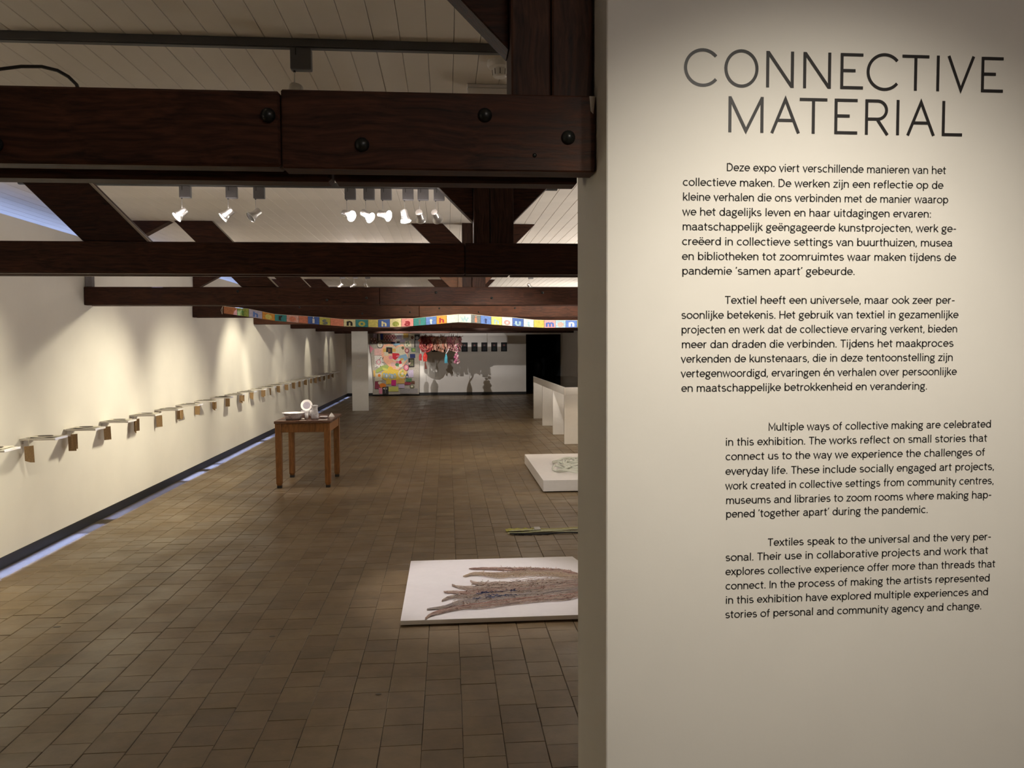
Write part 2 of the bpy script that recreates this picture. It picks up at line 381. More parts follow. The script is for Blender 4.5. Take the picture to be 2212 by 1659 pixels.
# ------------------------------------------------------------------ track lights
def track(y, x0, x1, label):
    o = MB().box(x0, x1, y - .017, y + .017, CZ - .03, CZ - .001); o.box(x0, x1, y - .012, y + .012, CZ - .034, CZ - .030)
    tag(local(o, (0, y, CZ)).build('lighting_track', M['track'], bevel=.001), label, 'lighting track').location = (0, y, CZ)
def spot(loc, aim, label, on=True, e=0, size=60, col=(1, .93, .82), blend=.7, em=True, group=None, rad=.03, drop=.09, leak=None):
    x, y = loc; z = CZ - .034
    t = thing('track_spotlight', label, 'spotlight', (x, y, z), group)
    MB().box(-.038, .040, -.018, .018, -.080, 0).build('adapter', M['adapter'], t, bevel=.006, seg=2)
    a = MB().box(-.018, -.0145, -.0195, -.0175, -.028, -.002).build('slot', M['adapter_dk'], t)
    MB().lathe([(.0045, -.0005), (.0045, -.006)], 10, Matrix.Translation((-.025, 0, -.080))).build('collar', M['adapter_dk'], t)
    zr = -.080 - drop
    MB().tube([(-.025, 0, -.084), (-.025, 0, zr)], .0022, 8).build('stem', M['alu'], t)
    piv = Vector((-.025, 0, zr - .012)); wp = Vector((x, y, z)) + piv
    d = (Vector(aim) - wp).normalized()
    q = d.to_track_quat('Z', 'X').to_matrix().to_4x4(); Mx = Matrix.Translation(piv) @ q
    h = MB().lathe([(.004, -.034), (.024, -.034), (.026, -.030), (.026, .012), (.030, .026), (.039, .044), (.041, .052), (.038, .052), (.024, .024), (.004, .020)], 24, Mx)
    hd = h.build('lamp_head', M['alu'], t, smooth=False)
    MB().lathe([(.035, .044), (.036, .047), (.024, .052), (.004, .054)], 24, Mx).build('lens', M['lamp_on'] if on and em else M['adapter'], hd)
    if on and e:
        l = bpy.data.lights.new('spot_beam', 'SPOT'); l.energy = e; l.color = col; l.spot_size = math.radians(size); l.spot_blend = blend; l.shadow_soft_size = rad
        lo = bpy.data.objects.new('spot_beam', l); COL.objects.link(lo)
        lo.matrix_world = Matrix.Translation(wp + d * .06) @ (-d).to_track_quat('Z', 'X').to_matrix().to_4x4()
        p = bpy.data.lights.new('leak_fill', 'POINT'); p.energy = leak or min(.45, e * .008); p.color = (1, .86, .80); p.shadow_soft_size = .04  # added point light at each lit head, lifts ceiling and beams
        po = bpy.data.objects.new('leak_fill', p); COL.objects.link(po); po.location = wp - d * .02 + Vector((0, -.05, .0))
    return t
WARM = (1.0, .90, .67); NEU = (1.0, .93, .85)
E = 1.0
track(3.03, -3.2, .6, 'dark grey lighting track across the ceiling nearest the camera')
track(5.62, -2.9, .8, 'grey lighting track carrying the row of nine spotlights')
track(8.80, -2.8, 2.8, 'grey lighting track in the bay above the wooden table')
track(12.06, -2.4, 2.8, 'grey lighting track with the small far pair of lit spotlights')
track(15.2, -2.6, 2.8, 'grey lighting track in the fifth bay, hidden between beams')
track(18.4, -2.6, 2.8, 'grey lighting track in the sixth bay, lighting the patchwork')
track(21.5, -2.6, 2.8, 'grey lighting track in the last bay before the end wall')
track(.42, -2.8, 2.6, 'grey lighting track in front of the text partition')

spot((-.537, 3.03), (-.65, 2.9, 2.0), 'unlit grey spotlight on the nearest track, its head hidden by the front beam', False, drop=.075)
spot((-2.2, 3.03), (XL, 2.6, .7), 'added unseen fill spotlight on the nearest track close to the left wall', True, 65 * E, 80, WARM, 1.0)  # added out of view, its bounce fills the partition's side face
spot((-2.5, .42), (XL, .8, .8), 'added unseen fill spotlight near the left wall beside the camera', True, 40 * E, 80, WARM, 1.0)  # second added fill lamp, also out of view
# row of nine
spot((-1.800, 5.62), (XL, 4.7, 1.05), 'brightly lit spotlight, leftmost of the row of nine', True, 95 * E, 74, WARM, 1.0)
spot((-1.487, 5.62), (XL, 5.0, .95), 'lit spotlight second from the left in the row of nine', True, 95 * E, 78, WARM, 1.0)
spot((-1.300, 5.62), (-1.62, 5.42, 2.25), 'unlit grey spotlight third from the left in the row of nine', False)
spot((-.672, 5.62), (.6, 4.5, 1.9), 'spotlight with a glowing right rim, fourth from the left of nine', True, 10 * E, 50, (1, .75, .6))
spot((-.541, 5.62), (.55, 4.9, 1.7), 'lit silver spotlight turned to the right, fifth from the left of nine', True, 12 * E, 60, NEU)
spot((-.421, 5.62), (.55, 5.0, 2.2), 'lit silver spotlight turned most sideways, sixth from the left of nine', True, 8 * E, 60, NEU)
spot((-.268, 5.62), (.18, 5.02, .0), 'dazzling spotlight aimed down at the floor, seventh from the left of nine', True, 75 * E, 42, (1, .92, .93))
spot((-.162, 5.62), (.2, 8.2, 1.2), 'dim silver spotlight aimed away, second from the right of nine', True, 30 * E, 60, NEU, em=True)
spot((-.048, 5.62), (1.4, 9.4, .1), 'dim silver spotlight aimed away, rightmost of the row of nine', True, 70 * E, 44, (1, .95, .84))
# bay over the table
spot((-2.35, 8.80), (-1.6, 9.3, .5), 'lit spotlight above the wooden table', True, 38 * E, 60, (1, .88, .80))
spot((-1.05, 8.80), (XL, 7.3, .45), 'lit spotlight nearer the left wall in the table bay', True, 220 * E, 62, WARM, 1.0, rad=.10)
spot((-.75, 8.80), (XL, 9.7, .45), 'lit spotlight second from the left wall in the table bay', True, 200 * E, 60, WARM, 1.0, rad=.08)
spot((-.2, 8.80), (.3, 10.2, 2.05), 'lit spotlight aimed at the letter banner', True, 62 * E, 100, (1, .82, .56))
spot((1.5, 8.80), (1.2, 10.2, 2.0), 'lit spotlight right of the banner light', True, 52 * E, 95, (1, .84, .68))
# far pair
spot((-1.58, 12.06), (XL, 12.2, 1.0), 'tiny lit spotlight, left one of the far pair seen between beams', True, 90 * E, 62, WARM)
spot((-1.38, 12.06), (XL, 13.9, 1.0), 'tiny lit spotlight, right one of the far pair seen between beams', True, 80 * E, 55, WARM)
spot((-1.20, 12.06), (-1.0, 12.6, 2.0), 'tiny unlit spotlight beside the far lit pair', False)
spot((1.3, 12.06), (2.4, 13.4, .8), 'lit spotlight aimed at the near white display table', True, 60 * E, 60, NEU)
spot((.1, 12.06), (.2, 11.2, 0), 'lit spotlight making a pool on the floor ahead of the table', True, 22 * E, 55, WARM)
spot((-2.2, 15.2), (XL, 15.3, .9), 'lit spotlight close to the left wall in the fifth bay', True, 18 * E, 48, WARM)
spot((-2.1, 15.2), (XL, 16.7, .9), 'lit spotlight aimed along the left wall in the fifth bay', True, 18 * E, 48, WARM)
spot((.6, 15.2), (1.0, 15.4, 0), 'lit spotlight making a pool on the floor in the fifth bay', True, 22 * E, 55, WARM)
spot((-.75, 15.2), (-2.1, 19.6, .9), 'added unseen spotlight brightening the narrow white panel', True, 60 * E, 34, (1, .95, .86))  # hidden lamp added only to brighten the panel
spot((-2.45, 18.4), (XL, 18.5, 1.2), 'lit spotlight close to the left wall in the sixth bay', True, 26 * E, 40, WARM)
spot((-1.1, 18.4), (-1.7, 25.4, 1.0), 'lit spotlight aimed at the patchwork hanging', True, 650 * E, 20, (1, .92, .82))
spot((-.95, 21.5), (.6, 25.4, .55), 'lit spotlight aimed through the pink garland at the end wall', True, 150 * E, 62, (1, .93, .90), .9, rad=.014)
spot((-1.5, 21.5), (-1.7, 25.4, .6), 'lit spotlight on the lower half of the patchwork hanging', True, 110 * E, 42, (1, .93, .86), .8)
spot((.9, 18.4), (.9, 25.4, 1.5), 'lit spotlight on the row of dark portraits', True, 110 * E, 36, (1, .93, .88), .9)
spot((-2.55, 21.5), (XL, 21.3, 1.4), 'lit spotlight close to the left wall in the last bay', True, 18 * E, 36, WARM)
spot((-2.3, 21.5), (XL, 22.3, 1.4), 'lit spotlight above the far end of the shelf row', True, 16 * E, 34, WARM)
# text partition
spot((.74, .42), (.80, 1.62, 1.42), 'lit spotlight washing the exhibition text from above', True, 31 * E, 74, (1, .93, .82), blend=1.0, leak=.9)
spot((.50, .42), (.86, 1.62, 1.15), 'second lit spotlight on the lower half of the exhibition text', True, 22 * E, 88, (1, .90, .68), blend=1.0, leak=2.6)

# ------------------------------------------------------------------ small ceiling things
t = thing('smoke_detector', 'round ivory smoke detector on the ceiling beside the nearest king post', 'smoke detector', (.222, 3.20, CZ))
MB().lathe([(.05, 0), (.052, -.012), (.046, -.026), (.03, -.03)], 28).build('base', M['detector'], t)
MB().lathe([(.030, -.030), (.027, -.060), (.022, -.064), (.004, -.065)], 24).build('sensor_head', M['detector'], t)
sl = MB()
for i in range(8):
    a = i * math.pi / 4; sl.tube([(.0298 * math.cos(a), .0298 * math.sin(a), -.034), (.0276 * math.cos(a), .0276 * math.sin(a), -.056)], .0014, 4)
sl.build('slot', M['adapter_dk'], t)
t = thing('emergency_light', 'flat white box fixture on the ceiling, its top edge peeping over the front beam', 'emergency light', (.19, 3.50, CZ))
MB().box(-.093, .093, -.03, .03, -.016, -.001).build('mounting_plate', M['panelwhite'], t, bevel=.002)
MB().box(-.092, .092, -.034, .034, -.075, -.018).build('housing', M['panelwhite'], t, bevel=.004)
c = MB().tube([(-1.45, 2.42, 2.36), (-1.36, 2.42, 2.39), (-1.279, 2.4, 2.405), (-1.22, 2.4, 2.414), (-1.163, 2.4, 2.415), (-1.12, 2.4, 2.405), (-1.09, 2.4, 2.388), (-1.068, 2.4, 2.366), (-1.05, 2.38, 2.33), (-1.04, 2.30, 2.22), (-1.03, 1.90, 2.158), (-1.02, 1.86, 2.157)], .0052, 8)
c2 = MB(); c2.v = c.v; c2.f = c.f; c2.tube([(-1.45, 2.42, 2.36), (-1.6, 2.45, 2.45), (-1.65, 2.5, 2.75)], .0052, 8)
tag(c2.build('power_cable', M['cable'], smooth=True), 'dark cable arching above the front beam at upper left', 'cable')

# ------------------------------------------------------------------ wall text (single-stroke letterforms)
def A(cx, cy, rx, ry, a0, a1, n=None):
    n = n or max(4, int(abs(a1 - a0) / 15))
    return [(cx + rx * math.cos(math.radians(a0 + (a1 - a0) * i / n)), cy + ry * math.sin(math.radians(a0 + (a1 - a0) * i / n))) for i in range(n + 1)]
XH = .73; T1 = 1.03
def stem(x, a=0, b=XH): return [(x, a), (x, b)]
def dot(x, y, s=.062): return [(x - s, y), (x + s, y)]
arch = lambda x0, x1, b=0: [(x0, .38)] + A((x0 + x1) / 2, .43, (x1 - x0) / 2, .25, 180, 0)[0:] + [(x1, b)]
G = {
 ' ': (.30, []),
 'a': (.62, [A(.29, .49, .20, .19, 160, 0) + [(.49, .12), (.53, .05), (.58, .05)], [(.49, .42), (.30, .40)] + A(.27, .22, .20, .175, 90, 270) + [(.36, .06), (.49, .20)]]),
 'b': (.66, [stem(.10, 0, T1), A(.345, .365, .235, .315, 0, 360)]),
 'c': (.60, [A(.34, .365, .26, .315, 48, 312)]),
 'd': (.66, [stem(.56, 0, T1), A(.315, .365, .235, .315, 0, 360)]),
 'e': (.63, [[(.07, .38), (.565, .38)] + A(.32, .375, .25, .305, 0, 318)]),
 'f': (.38, [[(.17, 0), (.17, .82)] + A(.33, .83, .16, .16, 180, 85), [(.03, .68), (.36, .68)]]),
 'g': (.61, [A(.28, .46, .20, .22, 0, 360), [(.43, .60), (.48, .68), (.58, .70)], [(.16, .27), (.11, .18), (.16, .10), (.30, .07), (.42, .05)] + A(.29, -.10, .235, .15, 45, -225)]),
 'h': (.64, [stem(.10, 0, T1), arch(.10, .54)]),
 'i': (.24, [stem(.12), dot(.12, .95)]),
 'j': (.25, [[(.14, XH), (.14, -.10)] + A(.01, -.10, .13, .13, 0, -90), dot(.14, .95)]),
 'k': (.56, [stem(.10, 0, T1), [(.50, XH), (.11, .27)], [(.24, .41), (.54, 0)]]),
 'l': (.24, [stem(.12, 0, T1)]),
 'm': (.98, [stem(.10), arch(.10, .49), arch(.49, .88)]),
 'n': (.64, [stem(.10), arch(.10, .54)]),
 'o': (.67, [A(.335, .365, .27, .315, 0, 360)]),
 'p': (.66, [stem(.10, -.28, XH), A(.345, .365, .235, .315, 0, 360)]),
 'r': (.40, [stem(.10), [(.10, .36)] + A(.33, .43, .23, .25, 180, 82)]),
 's': (.55, [A(.27, .525, .175, .155, 35, 270) + A(.275, .21, .205, .16, 90, -150)]),
 't': (.40, [[(.17, .93), (.17, .19)] + A(.30, .18, .13, .13, 180, 275), [(.02, .68), (.37, .68)]]),
 'u': (.64, [[(.10, XH), (.10, .30)] + A(.32, .30, .22, .25, 180, 360) + [(.54, .35)], stem(.54)]),
 'v': (.54, [[(.03, XH), (.27, .03), (.51, XH)]]),
 'w': (.84, [[(.03, XH), (.23, .03), (.42, .70), (.61, .03), (.81, XH)]]),
 'x': (.55, [[(.04, XH), (.51, 0)], [(.51, XH), (.04, 0)]]),
 'y': (.55, [[(.03, XH), (.28, .03)], [(.52, XH), (.27, -.06)] + A(.14, -.10, .13, .13, 0, -85)]),
 'z': (.54, [[(.05, .68), (.47, .68), (.06, .05), (.50, .05)]]),
 'D': (.76, [[(.10, 0), (.10, .95), (.32, .95)] + A(.32, .50, .34, .45, 90, -90) + [(.10, .05)]]),
 'H': (.76, [stem(.10, 0, 1), stem(.66, 0, 1), [(.10, .52), (.66, .52)]]),
 'I': (.22, [stem(.11, 0, 1)]),
 'M': (.86, [[(.10, 0), (.10, .98), (.43, .25), (.76, .98), (.76, 0)]]),
 'T': (.64, [[(.02, .95), (.62, .95)], stem(.32, 0, .95)]),
 '.': (.22, [dot(.11, .06)]), ',': (.22, [[(.12, .12), (.07, -.13)]]), ':': (.22, [dot(.11, .06), dot(.11, .60)]),
 '‘': (.20, [[(.13, 1.0), (.07, .78)]]), '’': (.20, [[(.13, 1.0), (.07, .78)]]), '-': (.40, [[(.05, .40), (.35, .40)]]),
}
G['ë'] = (G['e'][0], G['e'][1] + [dot(.21, .94), dot(.42, .94)]); G['é'] = (G['e'][0], G['e'][1] + [[(.28, .84), (.40, 1.02)]])
def stroke(mb, pts, w, X, y, Z):
    closed = len(pts) > 3 and math.dist(pts[0], pts[-1]) < 1e-6
    P_ = [Vector(p) for p in (pts[:-1] if closed else pts)]
    n = len(P_); L = []; Rr = []
    for i in range(n):
        a = P_[i - 1] if (i or closed) else None; b_ = P_[(i + 1) % n] if (i < n - 1 or closed) else None
        d0 = (P_[i] - a).normalized() if a is not None else None; d1 = (b_ - P_[i]).normalized() if b_ is not None else None
        if d0 is None: d0 = d1
        if d1 is None: d1 = d0
        n0 = Vector((-d0.y, d0.x)); n1 = Vector((-d1.y, d1.x)); mm = n0 + n1
        if mm.length < .2: mm = n0.copy()
        mm.normalize(); k_ = min(2.6, 1 / max(.2, mm.dot(n0)))
        L.append(P_[i] + mm * w / 2 * k_); Rr.append(P_[i] - mm * w / 2 * k_)
    vs = [(X(p.x), y, Z(p.y)) for p in L] + [(X(p.x), y, Z(p.y)) for p in Rr]
    mb.add(vs, [(i, n + i, n + (i + 1) % n, (i + 1) % n) for i in range(n if closed else n - 1)])
LINES = [
    ('Deze expo viert verschillende manieren van het', 0.5926, 1.0781, 1.9667),
    ('collectieve maken. De werken zijn een reflectie op de', 0.4982, 1.0725, 1.9349),
    ('kleine verhalen die ons verbinden met de manier waarop', 0.4984, 1.0846, 1.9041),
    ('we het dagelijks leven en haar uitdagingen ervaren:', 0.4980, 1.0463, 1.8731),
    ('maatschappelijk geëngageerde kunstprojecten, werk ge-', 0.4981, 1.1044, 1.8421),
    ('creëerd in collectieve settings van buurthuizen, musea', 0.4974, 1.0963, 1.8111),
    ('en bibliotheken tot zoomruimtes waar maken tijdens de', 0.4976, 1.1052, 1.7799),
    ('pandemie ‘samen apart’ gebeurde.', 0.4978, 0.8763, 1.7491),
    ('Textiel heeft een universele, maar ook zeer per-', 0.5914, 1.1049, 1.6873),
    ('soonlijke betekenis. Het gebruik van textiel in gezamenlijke', 0.4968, 1.1137, 1.6558),
    ('projecten en werk dat de collectieve ervaring verkent, bieden', 0.4970, 1.1122, 1.6249),
    ('meer dan draden die verbinden. Tijdens het maakproces', 0.4978, 1.1040, 1.5935),
    ('verkenden de kunstenaars, die in deze tentoonstelling zijn', 0.4968, 1.1035, 1.5626),
    ('vertegenwoordigd, ervaringen én verhalen over persoonlijke', 0.4969, 1.1128, 1.5315),
    ('en maatschappelijke betrokkenheid en verandering.', 0.4977, 1.0457, 1.5003),
    ('Multiple ways of collective making are celebrated', 0.6900, 1.1959, 1.4146),
    ('in this exhibition. The works reflect on small stories that', 0.5953, 1.1874, 1.3835),
    ('connect us to the way we experience the challenges of', 0.5956, 1.1828, 1.3522),
    ('everyday life. These include socially engaged art projects,', 0.5958, 1.2057, 1.3203),
    ('work created in collective settings from community centres,', 0.5961, 1.2056, 1.2886),
    ('museums and libraries to zoom rooms where making hap-', 0.5973, 1.2011, 1.2570),
    ('pened ‘together apart’ during the pandemic.', 0.5975, 1.0532, 1.2273),
    ('Textiles speak to the universal and the very per-', 0.6914, 1.2026, 1.1629),
    ('sonal. Their use in collaborative projects and work that', 0.5975, 1.1965, 1.1324),
    ('explores collective experience offer more than threads that', 0.5977, 1.2141, 1.1013),
    ('connect. In the process of making the artists represented', 0.5980, 1.2019, 1.0698),
    ('in this exhibition have explored multiple experiences and', 0.5983, 1.1989, 1.0385),
    ('stories of personal and community agency and change.', 0.5980, 1.1839, 1.0068),
]
YT = 1.6192
CAP = .0166
for s, x0, x1, z in LINES:
    adv = sum(G[c_][0] for c_ in s) - .14
    tr = ((x1 - x0) / CAP - adv) / (len(s) - 1)
    sx = 1.0
    if tr > .035: sx = 1 + (tr - .035) * (len(s) - 1) / adv; tr = .035
    if tr < -.01: sx = ((x1 - x0) / CAP + .01 * (len(s) - 1)) / adv; tr = -.01
    mb = MB(); cx_ = -.07
    for c_ in s:
        ad, strokes = G[c_]
        for st_ in strokes:
            dd = .12 if (len(st_) == 2 and abs(st_[0][1] - st_[1][1]) < 1e-6 and abs(st_[0][0] - st_[1][0]) < .13) else .116
            stroke(mb, st_, dd, lambda u: x0 + (u + cx_ / 1.0) * CAP * sx + 0, YT, lambda v: z + v * CAP)
        cx_ += ad + tr / sx
    me = bpy.data.meshes.new('text_line'); me.from_pydata(mb.v, [], mb.f); me.materials.append(M['print'])
    link('text_line', me, tw)
# heading
def title(chars, z, h):
    for c_, a, b_ in chars:
        w_ = b_ - a; sw = .0066 / h; X = lambda u: a + u * h; Z = lambda v: z + v * h
        W = w_ / h; q = sw / 2
        if c_ == 'C': S = [A(W / 1.76, .5, W / 1.76 - q, .5 - q * .4, 40, 320, 40)]
        elif c_ == 'O': S = [A(W / 2, .5, W / 2 - q, .5 - q * .4, 0, 360, 48)]
        elif c_ == 'N': S = [[(q, 0), (q, 1)], [(W - q, 0), (W - q, 1)], [(q + .01, 1 - q * .6), (W - q - .01, q * .6)]]
        elif c_ == 'E': S = [[(q, 0), (q, 1)], [(q, 1 - q), (W, 1 - q)], [(q, q), (W, q)], [(q, .515), (W * .66, .515)]]
        elif c_ == 'T': S = [[(0, 1 - q), (W, 1 - q)], [(W / 2, 0), (W / 2, 1 - q)]]
        elif c_ == 'I': S = [[(q, 0), (q, 1)]]
        elif c_ == 'V': S = [[(q * 1.1, 1), (W / 2, q * 1.2), (W - q * 1.1, 1)]]
        elif c_ == 'M': S = [[(q, 0), (q, 1)], [(W - q, 0), (W - q, 1)], [(q * 1.2, 1 - q), (W / 2, .05), (W - q * 1.2, 1 - q)]]
        elif c_ == 'A': S = [[(q * 1.1, 0), (W / 2, 1 - q * 1.2), (W - q * 1.1, 0)], [(W * .22, .36), (W * .78, .36)]]
        elif c_ == 'R': S = [[(q, 0), (q, 1)], [(q, 1 - q), (W * .5, 1 - q)] + A(W * .52, .70, W * .43 - q, .30 - q, 90, -90, 14) + [(q, .40 + q)], [(W * .52, .42), (W - q, 0)]]
        elif c_ == 'L': S = [[(q, 0), (q, 1)], [(q, q), (W, q)]]
        mb = MB()
        for i, st_ in enumerate(S): stroke(mb, st_, sw, X, YT - .00015 * i, Z)
        me = bpy.data.meshes.new('heading_letter'); me.from_pydata(mb.v, [], mb.f); me.materials.append(M['vinyl']); link('heading_letter', me, tw)
title([('C', 0.4983, 0.5693), ('O', 0.5849, 0.6587), ('N', 0.6755, 0.7358), ('N', 0.7563, 0.8174), ('E', 0.8381, 0.8885), ('C', 0.8961, 0.9667), ('T', 0.9754, 1.036), ('I', 1.0527, 1.06), ('V', 1.0764, 1.1399), ('E', 1.1542, 1.2044)], 2.1424, .0754)
title([('M', 0.5945, 0.6706), ('A', 0.6854, 0.7512), ('T', 0.7494, 0.8103), ('E', 0.8264, 0.8773), ('R', 0.8945, 0.948), ('I', 0.9643, 0.9715), ('A', 0.9867, 1.0523), ('L', 1.0673, 1.1136)], 2.0476, .0747)

# ------------------------------------------------------------------ shelves with sheets and tags
rs = random.Random(11)
shelf_me = MB().box(0, .258, -.10, .10, -.016, 0).mesh('shelf_board', M['white'], bevel=.0015)
def sheet_mesh(v):
    mb = MB(); n = 8; r2 = random.Random(v); ph = r2.random() * 6
    vs = []
    for i in range(n + 1):
        for j in range(n + 1):
            u, t_ = i / n, j / n; vs.append((.03 + .20 * u, -.08 + .16 * t_, .003 + .006 * (1 + math.sin(u * 7 + ph) * math.cos(t_ * 4 + ph)) / 2))
    b0 = len(vs); vs += [(x, y, z - .0015) for x, y, z in vs]
    fs = [(i * (n + 1) + j, (i + 1) * (n + 1) + j, (i + 1) * (n + 1) + j + 1, i * (n + 1) + j + 1) for i in range(n) for j in range(n)]
    fs += [tuple(b0 + q for q in reversed(f)) for f in fs]
    mb.add(vs, fs); return mb.mesh('sheet', M['paper'], smooth=True)
sheets = [sheet_mesh(i) for i in range(4)]
oval = MB().lathe([(.004, .0118), (.045, .0118), (.047, .0105), (.047, .009)], 20).mesh('dark_oval', M['patch'])
cards = {}
for v, (cw, chh, notch) in enumerate([(.062, .125, 0), (.066, .13, .02), (.058, .12, .03), (.07, .115, .012)]):
    pts = [(-cw / 2, -chh + notch), (-cw / 2 + .035, -chh + notch * .2), (cw / 2, -chh), (cw / 2, 0), (-cw / 2, 0)]
    cards[v] = MB().prism(pts, -.0012, .0012).mesh('card', M['card'])
for k_ in range(25):
    y = 5.60 + .683 * k_; o_ = ORD[k_]
    lab = 'shelf near the left edge of the picture' if k_ == 0 else None
    where = o_ + ' from the near end'
    sh = thing('wall_shelf', 'small white wall shelf, %s of the row on the left wall' % where, 'shelf', (XL + .001, y, .913), 'small white shelves along the left wall')
    link('shelf_board', shelf_me, sh)
    MB().box(0, .012, -.07, .07, -.045, -.0165).build('bracket', M['white'], sh) if k_ < 8 else None
    ps = thing('paper_sheet', 'curled pale sheet lying on the %s wall shelf from the near end' % o_, 'paper', (XL + .001, y, .9135), 'sheets on the wall shelves')
    link('sheet', sheets[k_ % 4], ps)
    if k_ < 14: ov = link('dark_oval', oval, ps, (.14, .0, 0)); ov.scale = (1.2, .8, 1)
    tg = thing('hanging_tag', 'brown card tag on a white string hanging from the %s shelf' % o_, 'tag', (XL + .045 + rs.uniform(0, .03), y - .108, .915), 'brown tags hanging from the wall shelves')
    ln = rs.uniform(.05, .07)
    MB().tube([(0, .03, .006), (0, .0, .004), (0, -.001, -.02), (0, 0, -ln)], .0018, 5).build('string', M['string'], tg)
    c_ = link('card', cards[rs.randrange(4)], tg, (0, 0, -ln + .002)); c_.rotation_euler = (rs.uniform(-.05, .05), rs.uniform(-.05, .05), [0, 1.0, .1, .9, -.9, .5, .3, .2, -.4][k_ % 9] + rs.uniform(-.2, .2))
    if k_ and k_ % 2 == 0:
        MB().tube([(.012, .03, .006), (.012, 0, .004), (.012, .004, -ln * .7)], .0015, 5).build('string', M['string'], tg)
        c_ = link('card', cards[rs.randrange(4)], tg, (.014, .008, -ln * .7)); c_.rotation_euler = (0, 0, rs.uniform(.7, 1.4))

# ------------------------------------------------------------------ white display panel (column)
t = thing('display_column', 'narrow white floor-to-beam panel standing left of the patchwork hanging', 'column', (-2.168, 19.62, 0))
MB().box(-.20, .20, -.02, .02, 0, 1.983).build('board', M['white'], t, bevel=.003)
MB().box(-.075, .055, -.0225, -.0205, 1.10, 1.14).build('caption_label', M['panelwhite'], t)

# ------------------------------------------------------------------ wooden table and crockery
t = thing('wooden_table', 'old brown wooden table with square tapering legs by the left wall', 'table', (-1.64, 9.35, 0))
MB().box(-.315, .315, -.43, .50, .735, .765).build('table_top', M['tabletop'], t, bevel=.006, seg=2)
for x in (-.272, .272):
    for y in (-.385, .345):
        s = 1 if x > 0 else -1; s2 = 1 if y > 0 else -1
        mb = MB(); a = .034; b1 = .031; c1 = .024; prof = [(a, .734), (a, .60), (b1, .055), (c1, .035), (c1, 0.0)]
        vs = []
        for r_, z in prof:
            for dx, dy in ((-1, -1), (1, -1), (1, 1), (-1, 1)): vs.append((x + dx * r_, y + dy * r_, z))
        fs = [(i * 4 + j, i * 4 + (j + 1) % 4, (i + 1) * 4 + (j + 1) % 4, (i + 1) * 4 + j) for i in range(4) for j in range(4)] + [(0, 3, 2, 1), (16, 17, 18, 19)]
        mb.add(vs, fs); lg = mb.build('leg', M['tablewood'], t, bevel=.002)
        MB().box(x - .0245, x + .0245, y - .0245, y + .0245, .0, .030).build('foot', M['cable'], lg)
for nm, bx in [('apron', (-.237, .237, -.412, -.390, .635, .734)), ('apron', (-.237, .237, .350, .372, .635, .734)),
               ('apron', (.278, .300, -.350, .310, .635, .734)), ('apron', (-.300, -.278, -.350, .310, .635, .734))]:
    MB().box(*bx).build(nm, M['tablewood'], t, bevel=.002)
ZT = .766
t = thing('serving_bowl', 'wide grey bowl with flaring white rim at the front left of the table', 'bowl', (-1.776, 9.12, ZT))
MB().lathe([(.02, .004), (.075, 0), (.085, .004), (.100, .040), (.110, .062), (.128, .074), (.126, .078), (.108, .068), (.094, .040), (.070, .012), (.01, .010)], 32).build('bowl_body', M['ceramic'], t, smooth=True)
MB().lathe([(.109, .0685), (.128, .0765), (.1285, .080), (.110, .073), (.100, .052)], 32, cap=False).build('rim', M['ceramic_w'], t, smooth=True)
t = thing('low_dish', 'low grey dish behind the wide bowl holding the leaning plate', 'dish', (-1.655, 9.38, ZT))
MB().lathe([(.02, 0), (.066, 0), (.078, .05), (.082, .085), (.078, .085), (.072, .05), (.06, .01), (.01, .008)], 28).build('dish_body', M['ceramic'], t, smooth=True)
t = thing('round_plate', 'round plate with lilac centre standing upright in the grey dish', 'plate', (-1.668, 9.38, ZT + .082))
Mx = Matrix.Translation((0, 0, .058)) @ Matrix.Rotation(math.radians(72), 4, 'X')
MB().lathe([(.004, 0), (.040, 0), (.066, .012), (.068, .016), (.064, .015), (.040, .005), (.004, .004)], 32, Mx).build('plate_body', M['ceramic_w'], t, smooth=True)
MB().lathe([(.004, .0055), (.038, .0055), (.044, .008), (.040, .0085), (.004, .0075)], 28, Mx).build('plate_centre', M['ceramic_in'], t)
t = thing('tall_jug', 'tall grey jug with a pale curved handle on the table', 'jug', (-1.535, 9.15, ZT))
MB().lathe([(.004, 0), (.040, 0), (.044, .01), (.042, .05), (.034, .10), (.031, .115), (.036, .145), (.040, .160), (.037, .160), (.030, .12), (.03, .05), (.004, .01)], 28).build('jug_body', M['ceramic'], t, smooth=True)
MB().tube([(-.033, 0, .112), (-.055, 0, .110), (-.068, 0, .085), (-.066, 0, .05), (-.044, 0, .03)], .006, 8).build('handle', M['ceramic_w'], t, smooth=True)
t = thing('small_beaker', 'small grey beaker with a white rim between bowl and jug', 'beaker', (-1.622, 9.10, ZT))
MB().lathe([(.004, 0), (.020, 0), (.021, .066), (.017, .066), (.016, .01), (.004, .01)], 20).build('beaker_body', M['ceramic'], t, smooth=True)
MB().lathe([(.0165, .0665), (.0215, .0665), (.0215, .071), (.0165, .071)], 20).build('rim', M['ceramic_w'], t)
t = tag(MB().lathe([(.004, 0), (.034, 0), (.046, .014), (.048, .020), (.044, .020), (.032, .008), (.004, .006)], 28).build('white_saucer', M['ceramic_w'], smooth=True), 'shallow white saucer to the right of the tall jug', 'saucer'); t.location = (-1.455, 9.27, ZT)
t = thing('crumpled_paper', 'small crumpled white paper behind the saucer', 'paper', (-1.388, 9.42, ZT))
mb = MB(); r2 = random.Random(5); vs = [(r2.uniform(-.03, .03), r2.uniform(-.03, .03), r2.uniform(.0, .05)) for _ in range(9)]
